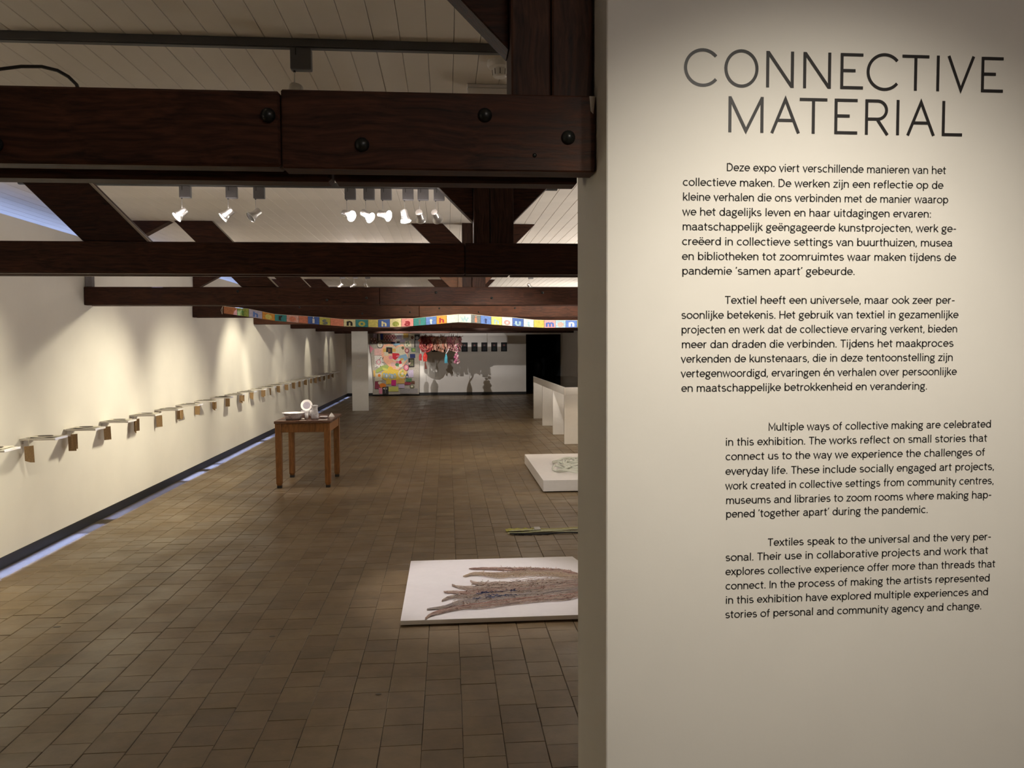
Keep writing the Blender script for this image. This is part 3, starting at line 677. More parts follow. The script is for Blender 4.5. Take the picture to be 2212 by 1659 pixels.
mb.add([(-.03, -.03, 0), (.03, -.02, .0), (.035, .03, 0), (-.02, .03, 0), (0, 0, .05), (.02, -.01, .035), (-.015, .012, .03)], [(0, 1, 5), (0, 5, 6), (5, 4, 6), (1, 2, 5), (5, 2, 4), (2, 3, 4), (4, 3, 6), (3, 0, 6), (3, 2, 1, 0)])
mb.build('paper_fold', M['white'], t)
t = tag(MB().box(-.05, .05, -.03, .03, 0, .0015).build('note_card', M['white']), 'white card lying flat at the front right of the table top', 'card'); t.location = (-1.425, 9.02, ZT)
t = tag(MB().box(-.035, .035, -.012, .012, 0, .0015).build('paper_slip', M['white']), 'narrow pale slip at the front edge of the table top', 'paper slip'); t.location = (-1.64, 8.96, ZT)
t = tag(MB().lathe([(.004, 0), (.014, .002), (.018, .010), (.014, .018), (.004, .021)], 16).build('white_pebble', M['ceramic_w'], smooth=True), 'small round white knob beside the wide bowl', 'knob'); t.location = (-1.656, 9.06, ZT)

# ------------------------------------------------------------------ white display tables at right
XB = 1.885
def make_bench(y0, y1, ys, label, dl):
    t = thing('display_table', label, 'display table', (XB, y0, 0)); L = y1 - y0
    for yy in ys: MB().box(.0, .85, yy - y0, yy - y0 + .045, 0, .80).build('leg_panel', M['white'], t, bevel=.002)
    for bx in [(0, .022, 0, L), (.828, .85, 0, L)]: MB().box(*bx, .801, .925).build('side_rail', M['white'], t, bevel=.002)
    for bx in [(.023, .827, 0, .022), (.023, .827, L - .022, L)]: MB().box(*bx, .801, .925).build('end_rail', M['white'], t, bevel=.002)
    MB().box(.023, .827, .023, L - .023, .801, .82).build('tray', M['white'], t)
    MB().box(.004, .846, .004, L - .004, .926, .934).build('glass_top', M['glass'], t)
    mb = MB().box(.15, .45, .3, .55, 0, .004); mb.box(.5, .7, .5, .8, 0, .004); mb.box(.2, .5, .9, 1.2, 0, .004)
    o = tag(mb.build('document_sheets', M['paper']), dl, 'document'); o.location = (XB, y0, .8205)
make_bench(12.47, 13.90, [12.47, 13.855], 'nearer white display table with a glass top on the right', 'papers under the glass of the nearer display table')
make_bench(13.905, 17.03, [15.40, 16.985], 'farther long white display table with a glass top on the right', 'papers under the glass of the farther display table')

# ------------------------------------------------------------------ low plinth with glass work
t = thing('low_plinth', 'low white square plinth on the floor by the partition', 'plinth', (1.03, 8.36, 0))
MB().box(0, 1.75, 0, 2.05, .012, .135).build('plinth_box', M['panelwhite'], t, bevel=.002)
MB().box(.05, 1.70, .05, 2.0, 0, .012).build('recessed_base', M['black'], t)
gm = MB(); r4 = random.Random(9)
def loop(cx, cy, rx, ry, z, r_, ph, zz=.02):
    pts = [(cx + rx * math.cos(a) * (1 + .12 * math.sin(3 * a + ph)), cy + ry * math.sin(a), z + zz * (1 + math.sin(2 * a + ph))) for a in [2 * math.pi * i / 28 for i in range(27)]]
    gm.tube(pts, r_, 8)
loop(.13, .55, .13, .22, .018, .017, 0); loop(.16, .20, .12, .16, .016, .015, 1); loop(.30, .35, .24, .2, .02, .016, 2, .03); loop(.02, .1, .10, .10, .014, .013, 3)
loop(.45, .1, .35, .18, .016, .015, 4); loop(.5, .55, .3, .2, .016, .014, 5, .03); loop(.2, -.1, .25, .12, .014, .013, .5); loop(.07, .4, .05, .08, .03, .012, 2.2)
loop(.6, .3, .25, .3, .018, .016, 1.4, .03); loop(.35, .62, .2, .1, .02, .012, 4)
o = tag(gm.build('glass_coils', M['glasswork'], smooth=True), 'clear coiled glass work lying on the low plinth', 'glass sculpture'); o.location = (1.30, 8.88, .136)

# ------------------------------------------------------------------ textile strip on the floor
t = thing('textile_strip', 'long narrow yellow-green textile strip lying on the floor', 'textile', (.50, 6.55, 0))
fc = [fab('lime', (.46, .44, .10)), fab('pale_green', (.50, .52, .34)), fab('straw', (.42, .38, .16)), fab('black', (.010, .010, .012))]
def ribbon(y, z, wd, m_, x0, x1, nm, par, seed, th=.004, bw=.006):
    r5 = random.Random(seed); n = 26; vs = []
    for i in range(n + 1):
        x = x0 + (x1 - x0) * i / n; yy = y + bw * math.sin(i * .7 + seed) + r5.uniform(-.002, .002); z1 = z + .004 * (1 + math.sin(i * .9 + seed * 2))
        vs += [(x, yy - wd / 2, z1), (x, yy + wd / 2, z1 + r5.uniform(0, .003)), (x, yy + wd / 2, z1 + th), (x, yy - wd / 2, z1 + th)]
    mb = MB(); fs = [(i * 4 + j, i * 4 + (j + 1) % 4, (i + 1) * 4 + (j + 1) % 4, (i + 1) * 4 + j) for i in range(n) for j in range(4)] + [(0, 3, 2, 1), (n * 4, n * 4 + 1, n * 4 + 2, n * 4 + 3)]
    mb.add(vs, fs); return mb.build(nm, m_, par)
ribbon(-.045, .001, .03, fc[3], .015, 1.9, 'dark_band', t, 1); ribbon(.09, .004, .085, fc[0], -.01, .24, 'folded_end', t, 2)
ribbon(.045, .008, .035, fc[1], .02, 1.9, 'fabric_band', t, 3); ribbon(.095, .006, .03, fc[2], .22, 1.9, 'fabric_band', t, 4); ribbon(.0, .003, .03, fc[1], .0, 1.9, 'fabric_band', t, 5)
MB().box(.235, .29, .03, .13, .012, .024).build('metal_clip', M['alu'], t, bevel=.003)
fm = MB(); r6 = random.Random(4)
for i in range(30):
    x = r6.uniform(0, .3); fm.tube([(x, -.05, .004), (x + .03, -.07, .003), (x + r6.uniform(.04, .12), -.075 + r6.uniform(-.02, .02), .003)], .0016, 4)
o = fm.build('loose_threads', fc[3], t); o['kind'] = 'stuff'

# ------------------------------------------------------------------ floor board with the thread work
t = thing('floor_board', 'large thin white board lying on the floor beside the partition', 'board', (0, 0, 0))
MB().prism([(-.281, 4.412), (.948, 4.412), (.948, 5.50), (.925, 5.66), (-.279, 5.66)], .008, .034)
bb = MB(); pts = [(-.281, 4.412), (.948, 4.412), (.948, 5.50), (.915, 5.66), (-.279, 5.66)]
bb.add([(x, y, .008) for x, y in pts] + [(x, y, .034) for x, y in pts], [(4, 3, 2, 1, 0), (5, 6, 7, 8, 9)] + [(i, (i + 1) % 5, (i + 1) % 5 + 5, i + 5) for i in range(5)])
bb.build('board_panel', M['panelwhite'], t, bevel=.0015)
MB().box(-.25, .92, 4.45, 5.60, 0, .0078).build('batten', M['black'], t)
LOCKS = [[(0.137, 5.396), (0.287, 5.381), (0.46, 5.343), (0.632, 5.305), (0.8, 5.248), (0.9, 5.12)],
 [(0.093, 5.22), (0.194, 5.269), (0.335, 5.216), (0.509, 5.237), (0.68, 5.22), (0.9, 5.09)],
 [(0.138, 5.112), (0.185, 5.043), (0.321, 5.011), (0.485, 4.995), (0.655, 5.033), (0.9, 5.045)],
 [(0.015, 5.033), (0.101, 4.962), (0.262, 4.929), (0.423, 4.913), (0.643, 4.944), (0.9, 4.99)],
 [(-0.039, 4.899), (0.073, 4.871), (0.205, 4.858), (0.366, 4.884), (0.583, 4.897), (0.9, 4.94)],
 [(-0.048, 4.72), (0.014, 4.786), (0.149, 4.789), (0.31, 4.839), (0.524, 4.852), (0.9, 4.90)],
 [(-0.136, 4.576), (-0.032, 4.603), (0.069, 4.685), (0.225, 4.733), (0.383, 4.766), (0.571, 4.796), (0.9, 4.87)],
 [(-0.141, 4.413), (-0.095, 4.492), (0.043, 4.581), (0.194, 4.611), (0.349, 4.657), (0.559, 4.7), (0.718, 4.716), (0.9, 4.81)]]
ybase = [(.62, .54, .44), (.20, .14, .11), (.72, .65, .55), (.40, .30, .24), (.60, .42, .34), (.14, .10, .09)]
ymats = [yarn('yarn_natural', ybase), yarn('yarn_pink', [(.66, .40, .32), (.22, .14, .12), (.68, .58, .48), (.50, .28, .22)]),
         yarn('yarn_blue', [(.24, .25, .36), (.52, .46, .40), (.50, .42, .36), (.42, .35, .30)]), yarn('yarn_ochre', [(.58, .50, .32), (.50, .34, .24), (.58, .49, .38), (.36, .29, .22)])]
t = thing('thread_work', 'bundle of frayed beige and pink threads spread in locks on the white floor board', 'textile', (0, 0, 0))
ry = random.Random(21)
def samp(path, u):
    n = len(path) - 1; f_ = min(n - 1e-6, u * n); i = int(f_); a = f_ - i; p0 = path[max(i - 1, 0)]; p1 = path[i]; p2 = path[i + 1]; p3 = path[min(i + 2, n)]
    out = []
    for k in (0, 1): out.append(.5 * (2 * p1[k] + (p2[k] - p0[k]) * a + (2 * p0[k] - 5 * p1[k] + 4 * p2[k] - p3[k]) * a * a + (3 * p1[k] - p0[k] - 3 * p2[k] + p3[k]) * a ** 3))
    return out
for li, path in enumerate(LOCKS):
    wd = [.048, .066, .066, .060, .054, .050, .048, .050][li]
    mb = MB()
    for s_ in range(64):
        off = ry.gauss(0, .5); off = max(-1, min(1, off)); u0 = abs(ry.gauss(0, .05)) * (1 if ry.random() < .8 else 3); ph = ry.uniform(0, 6.3); fq = ry.uniform(30, 60); am = ry.uniform(.001, .006); zz = ry.uniform(0, .012)
        n = 44; pts = []
        for i in range(n + 1):
            u = u0 + (1 - u0) * i / n; x, y = samp(path, u); e_ = min(1, .16 + u * 1.9)
            yo = off * wd * e_ + am * math.sin(u * fq + ph) + am * .6 * math.sin(u * fq * 2.3 + ph * 2)
            zh = .0365 + zz * e_ * (1 - off * off * .8) + .003 * (1 + math.sin(u * fq * .8 + ph))
            pts.append((x + am * .5 * math.cos(u * fq + ph), y + yo, zh))
        mb.tube(pts, .0009, 3)
    # knots and crossing stitches
    for s_ in range(70):
        u = ry.uniform(.25, .95); x, y = samp(path, u); o1 = ry.uniform(-1, 1) * wd
        mb.tube([(x, y + o1, .046), (x + ry.uniform(-.012, .012), y + o1 + ry.uniform(-.015, .015), .054), (x + ry.uniform(-.015, .015), y + o1 + ry.uniform(-.012, .012), .047)], .0014, 3)
    o = mb.build('thread_lock', ymats[[1, 3, 0, 0, 1, 0, 2, 1][li]], t); o['kind'] = 'stuff'
mb = MB()
for s_ in range(120):
    li = ry.randrange(7); a = LOCKS[li]; b_ = LOCKS[li + 1]; u = ry.uniform(.35, 1); v0 = ry.random()
    pts = []
    for i in range(13):
        uu = min(1, u + (i - 6) * .02); p, q_ = samp(a, uu), samp(b_, uu); f_ = min(1, max(0, v0 + .05 * math.sin(i)))
        pts.append((p[0] * (1 - f_) + q_[0] * f_, p[1] * (1 - f_) + q_[1] * f_, .038 + .004 * math.sin(i * .9 + s_) + .006))
    if u > .55 or abs(v0 - .5) > .36: mb.tube(pts, .0013, 3)
o = mb.build('cross_threads', ymats[0], t); o['kind'] = 'stuff'
mb = MB()
for s_ in range(60):
    x, y = samp(LOCKS[6 if s_ % 2 else 5], ry.uniform(.42, .7)); mb.tube([(x, y, .05), (x + ry.uniform(-.03, .03), y + ry.uniform(-.03, .03), .056), (x + ry.uniform(-.03, .03), y + ry.uniform(-.03, .03), .049)], .0015, 3)
o = mb.build('navy_stitches', yarn('yarn_navy', [(.03, .04, .12), (.05, .09, .22)]), t); o['kind'] = 'stuff'

# ------------------------------------------------------------------ letter banner
BX = [-2.806, -2.646, -2.498, -2.331, -2.176, -2.032, -1.882, -1.766, -1.621, -1.482, -1.319, -1.167, -1.008, -0.879, -0.732, -0.585, -0.431, -0.271, -0.134, -0.003, 0.146, 0.314, 0.434, 0.573, 0.711, 0.85, 0.995, 1.129, 1.263, 1.415, 1.55, 1.703, 1.85, 2.0]
BZ = [(-2.802, 2.116, 2.029), (-2.478, 2.081, 1.981), (-2.175, 2.016, 1.934), (-1.881, 1.998, 1.91), (-1.621, 1.98, 1.885), (-1.319, 1.95, 1.861), (-0.879, 1.943, 1.848), (-0.584, 1.96, 1.853), (-0.431, 1.96, 1.864), (-0.134, 1.989, 1.887), (-0.002, 2.0, 1.899), (0.147, 2.012, 1.911), (0.315, 2.012, 1.904), (0.573, 1.982, 1.88), (0.85, 1.969, 1.861), (1.129, 1.938, 1.842), (1.263, 1.932, 1.835), (1.703, 1.931, 1.84), (2.1, 1.96, 1.87)]
def bz(x):
    for a, b_ in zip(BZ, BZ[1:]):
        if x <= b_[0]: f_ = max(0, (x - a[0]) / (b_[0] - a[0])); return a[1] + (b_[1] - a[1]) * f_, a[2] + (b_[2] - a[2]) * f_
    return BZ[-1][1:]
CO = dict(rust=(.42, .16, .07), coral=(.62, .22, .14), green=(.30, .36, .08), lime=(.55, .55, .14), yellow=(.66, .60, .18), cream=(.72, .68, .40), blue=(.06, .13, .42), sky=(.30, .48, .60), ice=(.50, .62, .66), lilac=(.46, .44, .60), orange=(.62, .28, .05), teal=(.04, .24, .26), pink=(.70, .30, .32), rose=(.62, .36, .32), slate=(.14, .17, .19), royal=(.10, .20, .55), white=(.72, .70, .68), ochre=(.48, .34, .08), navy=(.03, .05, .16), wine=(.30, .03, .05), grass=(.12, .26, .06), dark=(.02, .02, .02))
def F(n_): return fab(n_, CO[n_])
BAN = [(' ', 'rust', 'rust'), ('t', 'green', 'grass'), ('h', 'lilac', 'royal'), ('e', 'orange', 'yellow'), ('r', 'teal', 'dark'), ('e', 'rose', 'coral'), (' ', 'coral', 'coral'), ('i', 'blue', 'white'), ('s', 'lime', 'slate'), (' ', 'coral', 'coral'),
       ('n', 'cream', 'dark'), ('o', 'teal', 'lime'), (' ', 'yellow', 'yellow'), ('h', 'blue', 'cream'), ('e', 'cream', 'green'), ('a', 'pink', 'wine'), ('l', 'teal', 'slate'), ('t', 'royal', 'ice'), ('h', 'orange', 'wine'), (' ', 'ice', 'ice'),
       ('w', 'ice', 'sky'), ('i', 'slate', 'coral'), ('t', 'royal', 'navy'), ('h', 'yellow', 'sky'), ('o', 'white', 'pink'), ('u', 'blue', 'sky'), ('t', 'ice', 'sky'), (' ', 'lime', 'lime'), ('m', 'pink', 'blue'), ('e', 'sky', 'rose'), ('n', 'royal', 'white'), ('t', 'lime', 'blue'), ('a', 'coral', 'white')]
t = thing('letter_banner', 'long banner of coloured fabric squares spelling there is no health without men', 'banner', (0, 10.12, 0))
def bcurve(x): return .010 * math.sin(x * 9) + .006 * math.sin(x * 23)
for i, (ch, bgc, fgc) in enumerate(BAN):
    x0, x1 = BX[i] + .002, BX[i + 1] - .002; n = 5; vs = []
    for j in range(n + 1):
        x = x0 + (x1 - x0) * j / n; a, b_ = bz(x); yy = bcurve(x)
        vs += [(x, yy - .006, b_), (x, yy, a), (x, yy + .002, a), (x, yy - .004, b_)]
    mb = MB(); mb.add(vs, [(j * 4 + k, j * 4 + (k + 1) % 4, (j + 1) * 4 + (k + 1) % 4, (j + 1) * 4 + k) for j in range(n) for k in range(4)] + [(0, 1, 2, 3), (n * 4 + 3, n * 4 + 2, n * 4 + 1, n * 4)])
    p = mb.build('fabric_square', F(bgc), t)
    if ch != ' ':
        ad, S = G[ch]; mb = MB(); h_ = .074 if ch in 'thl' else .088
        for st_ in S:
            cxm = (x0 + x1) / 2
            m0 = MB(); stroke(m0, st_, .24, lambda u: u, 0, lambda v: v)
            vv = []
            for (u, _, v) in m0.v:
                x = cxm + (u - ad / 2) * h_ * 1.25; xx = min(max(x, x0), x1); a, b_ = bz(xx); zc = b_ + .010 + v * h_ * .86
                fz = (zc - b_) / (a - b_); vv.append((xx, bcurve(xx) - .006 + .006 * fz - .0022, min(max(zc, b_ + .002), a - .002)))
            mb.add(vv, m0.f)
        me = bpy.data.meshes.new('letter'); me.from_pydata(mb.v, [], mb.f); me.materials.append(F(fgc)); link('letter', me, p)
cord = [(BX[0] - .02, .178, 2.125), (BX[0] - .02, .02, 2.125), (BX[0] - .02, -.005, 2.02), (BX[0] - .035, -.002, 2.07), (BX[0] - .01, 0, 2.122)] + [(x, bcurve(x) + .001, bz(x)[0] + .001) for x in BX]
MB().tube(cord, .002, 5).build('cord', M['string'], t)

# ------------------------------------------------------------------ patchwork hanging
QY = 25.40
t = thing('patchwork_hanging', 'large patchwork textile with a pink heart hanging on the end wall', 'wall hanging', (0, QY, 0))
def qx(zx): return -2.507 + (zx - 72) / 1118 * 1.60
def qz(zy): return 2.10 - (zy - 155) / 1405 * 2.05
n = 16; mb = MB(); vs = []
for j in range(n + 1):
    f_ = j / n; xl = qx(75 + 110 * f_ ** 1.3 if f_ < .85 else 165 - (f_ - .85) * 200) ; xr = qx(1215 - 40 * f_); z = qz(155 + 1405 * f_)
    for i in range(9):
        g_ = i / 8; vs.append((xl + (xr - xl) * g_, .012 * math.sin(g_ * 9 + f_ * 2) * f_ + .01, z))
b0 = len(vs); fs = [(j * 9 + i, (j + 1) * 9 + i, (j + 1) * 9 + i + 1, j * 9 + i + 1) for j in range(n) for i in range(8)]
vs += [(x, y + .006, z) for x, y, z in vs]; fs += [tuple(b0 + q for q in reversed(f)) for f in fs]
mb.add(vs, fs); mb.build('backing_cloth', fab('grey_linen', (.42, .38, .32)), t)
QC = dict(pinkpale=(.72, .44, .40), peach=(.85, .45, .30), white=(.72, .68, .62), cream=(.66, .60, .44), navy=(.03, .04, .14), royal=(.05, .08, .40), red=(.60, .03, .05), magenta=(.62, .03, .22), orange=(.75, .22, .03), yellow=(.72, .50, .08), lemon=(.60, .58, .14), green=(.10, .22, .10), leaf=(.34, .42, .12), dark=(.03, .025, .025), brown=(.16, .07, .04), grey=(.28, .26, .25), blue=(.26, .42, .55), lilac=(.50, .42, .54), wine=(.28, .05, .08), gold=(.66, .42, .12), pink=(.68, .24, .32), olive=(.16, .16, .09))
lay = [0]
def qpatch(pts, c_, name='patch', lvl=1):
    lay[0] += 1; y = -.006 - .0022 * lvl - .00005 * lay[0]
    P2 = [(qx(a), qz(b_)) for a, b_ in pts]
    ar = sum(P2[i][0] * P2[(i + 1) % len(P2)][1] - P2[(i + 1) % len(P2)][0] * P2[i][1] for i in range(len(P2)))
    if ar < 0: P2 = P2[::-1]
    return MB().prism(P2, y, y + .002).build(name, fab('q_' + c_, QC[c_]), t)
def qr(x0, y0, x1, y1, c_, lvl=1, j=6):
    r7 = random.Random(int(x0 * 3 + y0)); J = lambda: r7.uniform(-j, j)
    return qpatch([(x0 + J(), y0 + J()), (x1 + J(), y0 + J()), (x1 + J(), y1 + J()), (x0 + J(), y1 + J())], c_, lvl=lvl)
def qe(cx, cy, rx, ry_, c_, lvl=2, n=16): return qpatch([(cx + rx * math.cos(2 * math.pi * i / n), cy + ry_ * math.sin(2 * math.pi * i / n)) for i in range(n)], c_, lvl=lvl)
qr(85, 200, 165, 300, 'grey'); qr(165, 210, 255, 300, 'lilac'); qr(262, 220, 282, 370, 'dark'); qr(285, 215, 325, 380, 'white'); qr(325, 220, 385, 345, 'royal')
qr(85, 320, 230, 450, 'grey')
for cx_, cy_ in [(125, 335), (195, 335), (150, 410), (215, 400)]: qe(cx_, cy_, 30, 32, 'wine', 2); qe(cx_, cy_, 20, 22, 'white', 3)
qr(395, 230, 690, 400, 'pinkpale')
for row, yy in enumerate((265, 310, 355)):
    for i in range(4 - (row == 2)): qe(440 + 62 * i + (row % 2) * 30 - (0 if row < 2 else 0), yy, 32, 30, 'wine', 2); qe(440 + 62 * i + (row % 2) * 30, yy, 21, 20, 'pinkpale' if row < 2 else 'white', 3)
qr(640, 200, 840, 370, 'white'); qr(690, 250, 800, 330, 'lilac', 2); qr(840, 205, 950, 300, 'gold', 2); qr(970, 220, 1085, 330, 'cream', 2); qe(1040, 300, 35, 35, 'brown', 3)
qr(1095, 235, 1205, 365, 'dark', 2); qe(1145, 310, 38, 40, 'grey', 3); qr(1085, 365, 1110, 520, 'dark', 2); qr(1015, 525, 1125, 620, 'green', 2); qr(1040, 545, 1100, 600, 'leaf', 3)
qr(570, 400, 655, 435, 'navy', 3); qr(690, 388, 755, 420, 'dark', 3); qr(610, 425, 760, 470, 'blue', 2); qr(760, 340, 880, 400, 'lilac', 2); qr(870, 370, 1010, 510, 'cream', 2)
for cx_, cy_ in [(910, 420), (945, 400), (960, 440), (920, 470)]: qe(cx_, cy_, 14, 18, 'green', 3)
qe(315, 450, 72, 82, 'dark', 2); qe(315, 450, 60, 70, 'white', 3); qe(315, 455, 30, 42, 'cream', 4)
qpatch([(80, 460), (170, 545), (95, 640)], 'pink', lvl=2); qr(190, 540, 390, 690, 'pinkpale'); qr(190, 700, 390, 960, 'white')
for i in range(26):
    r7 = random.Random(i + 50); a, b_ = r7.uniform(200, 380), r7.uniform(710, 950); qpatch([(a, b_), (a + 16, b_ + 5), (a + 12, b_ + 20), (a - 5, b_ + 12)], 'dark', lvl=2)
qe(280, 840, 50, 60, 'pink', 3); qe(280, 840, 34, 44, 'white', 4)
heart = [(660, 510), (600, 455), (500, 440), (400, 455), (345, 560), (345, 700), (400, 830), (520, 950), (690, 1040), (830, 930), (910, 830), (935, 700), (900, 560), (830, 450), (740, 460)]
qpatch(heart, 'peach', lvl=1)
heart2 = [(660 + (x - 650) * .86 , 730 + (y - 730) * .86) for x, y in heart]; qpatch(heart2, 'cream', lvl=2)
qr(450, 515, 585, 650, 'dark', 4); qr(490, 550, 545, 620, 'brown', 5); qr(590, 540, 660, 620, 'gold', 3); qr(385, 540, 450, 620, 'gold', 3)
qpatch([(585, 640), (730, 650), (760, 700), (650, 800), (590, 760)], 'red', lvl=4); qpatch([(680, 700), (765, 690), (740, 720), (670, 730)], 'pink', lvl=5)
qpatch([(400, 640), (580, 670), (600, 800), (670, 830), (660, 980), (520, 930), (420, 830)], 'peach', lvl=3); qr(415, 620, 495, 700, 'cream', 4); qe(550, 740, 45, 40, 'pink', 4); qe(600, 890, 60, 50, 'pinkpale', 4)
qpatch([(740, 700), (900, 660), (930, 760), (850, 850), (700, 800)], 'blue', lvl=3)
for cx_, cy_, c_ in [(740, 800, 'white'), (800, 790, 'gold'), (760, 850, 'red'), (830, 830, 'cream'), (700, 850, 'pink'), (720, 910, 'leaf'), (770, 920, 'white'), (690, 900, 'green')]: qe(cx_, cy_, 42, 38, c_, 4, 10)
qe(765, 830, 24, 26, 'red', 5, 8)
qe(825, 530, 32, 36, 'olive', 4, 10); qe(915, 590, 50, 55, 'wine', 4); qe(915, 590, 32, 36, 'pinkpale', 5); qr(985, 660, 1095, 755, 'navy', 3); qr(950, 755, 1080, 955, 'dark', 3); qr(975, 790, 1060, 930, 'olive', 4)
qpatch([(940, 860), (1010, 850), (960, 910)], 'pinkpale', lvl=4)
qpatch([(350, 920), (470, 900), (530, 960), (520, 1030), (360, 1020), (220, 1090), (215, 1010)], 'leaf', lvl=3); qpatch([(360, 960), (520, 1000), (500, 1040), (380, 1020)], 'lemon', lvl=4)
qe(560, 1130, 235, 140, 'yellow', 2, 20); qe(540, 1000, 60, 60, 'yellow', 4)
for i, (a, b_) in enumerate([(385, 1075), (440, 1085), (510, 1090), (560, 1100), (620, 1090)]): qe(a + 15, b_ + 60, 30, 60, 'blue', 5); qe(a + 15, b_ + 65, 14, 36, 'white' if i % 2 else 'yellow', 6)
qe(810, 1110, 110, 115, 'gold', 3, 20); qe(800, 1110, 88, 95, 'cream', 4, 20)
for i in range(9): a = i * .7; qe(810 + 50 * math.cos(a), 1100 + 55 * math.sin(a), 24, 26, ['yellow', 'leaf', 'gold'][i % 3], 5, 8)
qe(895, 965, 60, 70, 'wine', 4); qe(895, 965, 48, 58, 'pink', 5); qe(900, 955, 22, 30, 'pinkpale', 6)
qpatch([(915, 1080), (945, 1150), (930, 1205), (885, 1205), (880, 1150)], 'navy', lvl=4); qe(912, 1170, 16, 22, 'white', 5); qr(940, 1020, 1060, 1180, 'lilac', 2); qr(885, 1200, 1015, 1280, 'green', 4)
qr(860, 1290, 990, 1350, 'wine', 3); qr(985, 1265, 1085, 1330, 'brown', 3); qe(1020, 1390, 55, 42, 'olive', 4); qe(1020, 1385, 26, 22, 'cream', 5)
qr(190, 1090, 345, 1260, 'cream', 2); qe(290, 1135, 32, 34, 'orange', 3); qr(160, 1020, 200, 1160, 'gold', 3); qr(190, 1265, 290, 1430, 'wine', 2); qe(300, 1300, 42, 36, 'cream', 3); qe(365, 1360, 75, 52, 'orange', 4)
qr(440, 1180, 560, 1330, 'yellow', 2); qr(555, 1235, 660, 1365, 'magenta', 4); qe(608, 1300, 55, 58, 'magenta', 5, 9); qr(665, 1200, 860, 1320, 'gold', 1); qr(720, 1330, 850, 1420, 'lilac', 2); qr(495, 1385, 715, 1490, 'lemon', 3)
for i in range(10): qr(520 + i * 18, 1455 + (i % 2) * 8, 530 + i * 18, 1475, 'leaf', 4, 1)
qr(355, 1390, 490, 1550, 'dark', 4); qr(275, 1410, 355, 1545, 'pink', 3); qr(375, 1415, 400, 1440, 'white', 5); qr(405, 1405, 415, 1450, 'white', 5); qr(430, 1410, 465, 1420, 'white', 5, 2); qr(430, 1435, 465, 1445, 'white', 5, 2); qr(415, 1450, 425, 1530, 'grey', 5, 2)
qr(745, 1430, 1150, 1545, 'grey', 1); qr(1110, 380, 1200, 640, 'grey', 1)

# ------------------------------------------------------------------ portraits on the end wall
for i in range(9):
    x = .567 + .324 * (i - 4); k_ = i - 4
    lab = ('small dark portrait print, %s from the right in the row on the end wall' % ['first', 'second', 'third', 'fourth', 'fifth', 'sixth', 'seventh', 'eighth', 'ninth'][8 - i])
    t = thing('portrait_print', lab, 'picture', (x, YF - .001, 1.57), 'dark portrait prints on the end wall')
    MB().box(-.099, .099, -.012, -.001, -.149, .149).build('print', M['darkthing'], t)
    r8 = random.Random(i)
    mb = MB().lathe([(.032, 0), (.032, .001)], 14, Matrix.Translation((0, -.0125, .055)) @ Matrix.Rotation(math.pi / 2, 4, 'X'))
    mb.build('face', plain('skin_tone_print', (.10 + .03 * (i % 3), .055, .05), .6, var=.3, scale=40), t)
    MB().prism([(-.06, -.12), (.06, -.12), (.045, -.01), (-.045, -.01)], -.0132, -.0122).build('torso', plain('dark_clothes_print', (.02, .03 + .01 * (i % 2), .045), .6, var=.4, scale=40), t)

# ------------------------------------------------------------------ garland and hanging ornaments
GY = 23.8; GS = 23.8 / 22.3; GZ = 1.6 * (1 - GS); rg = random.Random(31)
t = thing('textile_garland', 'red and pink garland of ribbons and scraps hanging before the end wall', 'garland', (0, GY, GZ)); t.scale = (GS, 1, GS)
for x in (-.66, .30): MB().tube([(x, 0, 1.86), (x, 0, (CZ - GZ - .001) / GS)], .003, 4).build('hanging_wire', M['cable'], t)
MB().tube([(-.74, 0, 1.84), (-.5, .01, 1.86), (-.2, 0, 1.835), (.1, -.01, 1.86), (.36, 0, 1.85)], .022, 8).build('branch', fab('bark_red', (.12, .03, .025)), t)
ymG = [yarn('ribbon_red', [(.40, .05, .04), (.20, .03, .03), (.55, .20, .13), (.35, .09, .10)]), yarn('ribbon_pink', [(.60, .28, .26), (.45, .12, .15), (.65, .42, .36), (.35, .16, .12)]), yarn('ribbon_copper', [(.55, .28, .16), (.35, .12, .07), (.62, .40, .28), (.25, .10, .07)])]
for gi, (xa, xb, nr) in enumerate([(-.76, -.40, 120), (-.42, 0.0, 130), (.0, .38, 110)]):
    mb = MB()
    for i in range(nr):
        x = rg.uniform(xa, xb); L = rg.uniform(.08, .40) if gi != 0 else rg.uniform(.10, .34); z = 1.84 + rg.uniform(-.02, .05); wd = rg.uniform(.012, .035); y = rg.uniform(-.12, .12); dx = rg.uniform(-.05, .05); ph = rg.uniform(0, 6)
        vs = []; n = 5
        for j in range(n + 1):
            f_ = j / n; cxx = x + dx * f_ + .02 * math.sin(ph + f_ * 6); zz = z - L * f_; a_ = ph + f_ * 3
            vs += [(cxx - wd * math.cos(a_), y - wd * math.sin(a_) + .05 * f_, zz), (cxx + wd * math.cos(a_), y + wd * math.sin(a_) + .05 * f_, zz)]
        mb.add(vs, [(j * 2, j * 2 + 1, j * 2 + 3, j * 2 + 2) for j in range(n)])
    me = bpy.data.meshes.new('ribbons'); me.from_pydata(mb.v, [], mb.f); me.materials.append(ymG[[0, 2, 1][gi]]); o = link('ribbons', me, t); o['kind'] = 'stuff'
mb = MB()
for i in range(70):
    x = rg.uniform(-.72, .42) if i > 30 else rg.uniform(-.70, -.38); a_ = rg.uniform(.2, 2.9); L = rg.uniform(.04, .12)
    mb.tube([(x, rg.uniform(-.05, .05), 1.85), (x + .5 * L * math.cos(a_), rg.uniform(-.08, .08), 1.85 + .7 * L * math.sin(a_)), (x + L * math.cos(a_), rg.uniform(-.1, .1), 1.85 + L * math.sin(a_))], .011, 4, .004)
o = mb.build('scraps', ymG[2], t); o['kind'] = 'stuff'
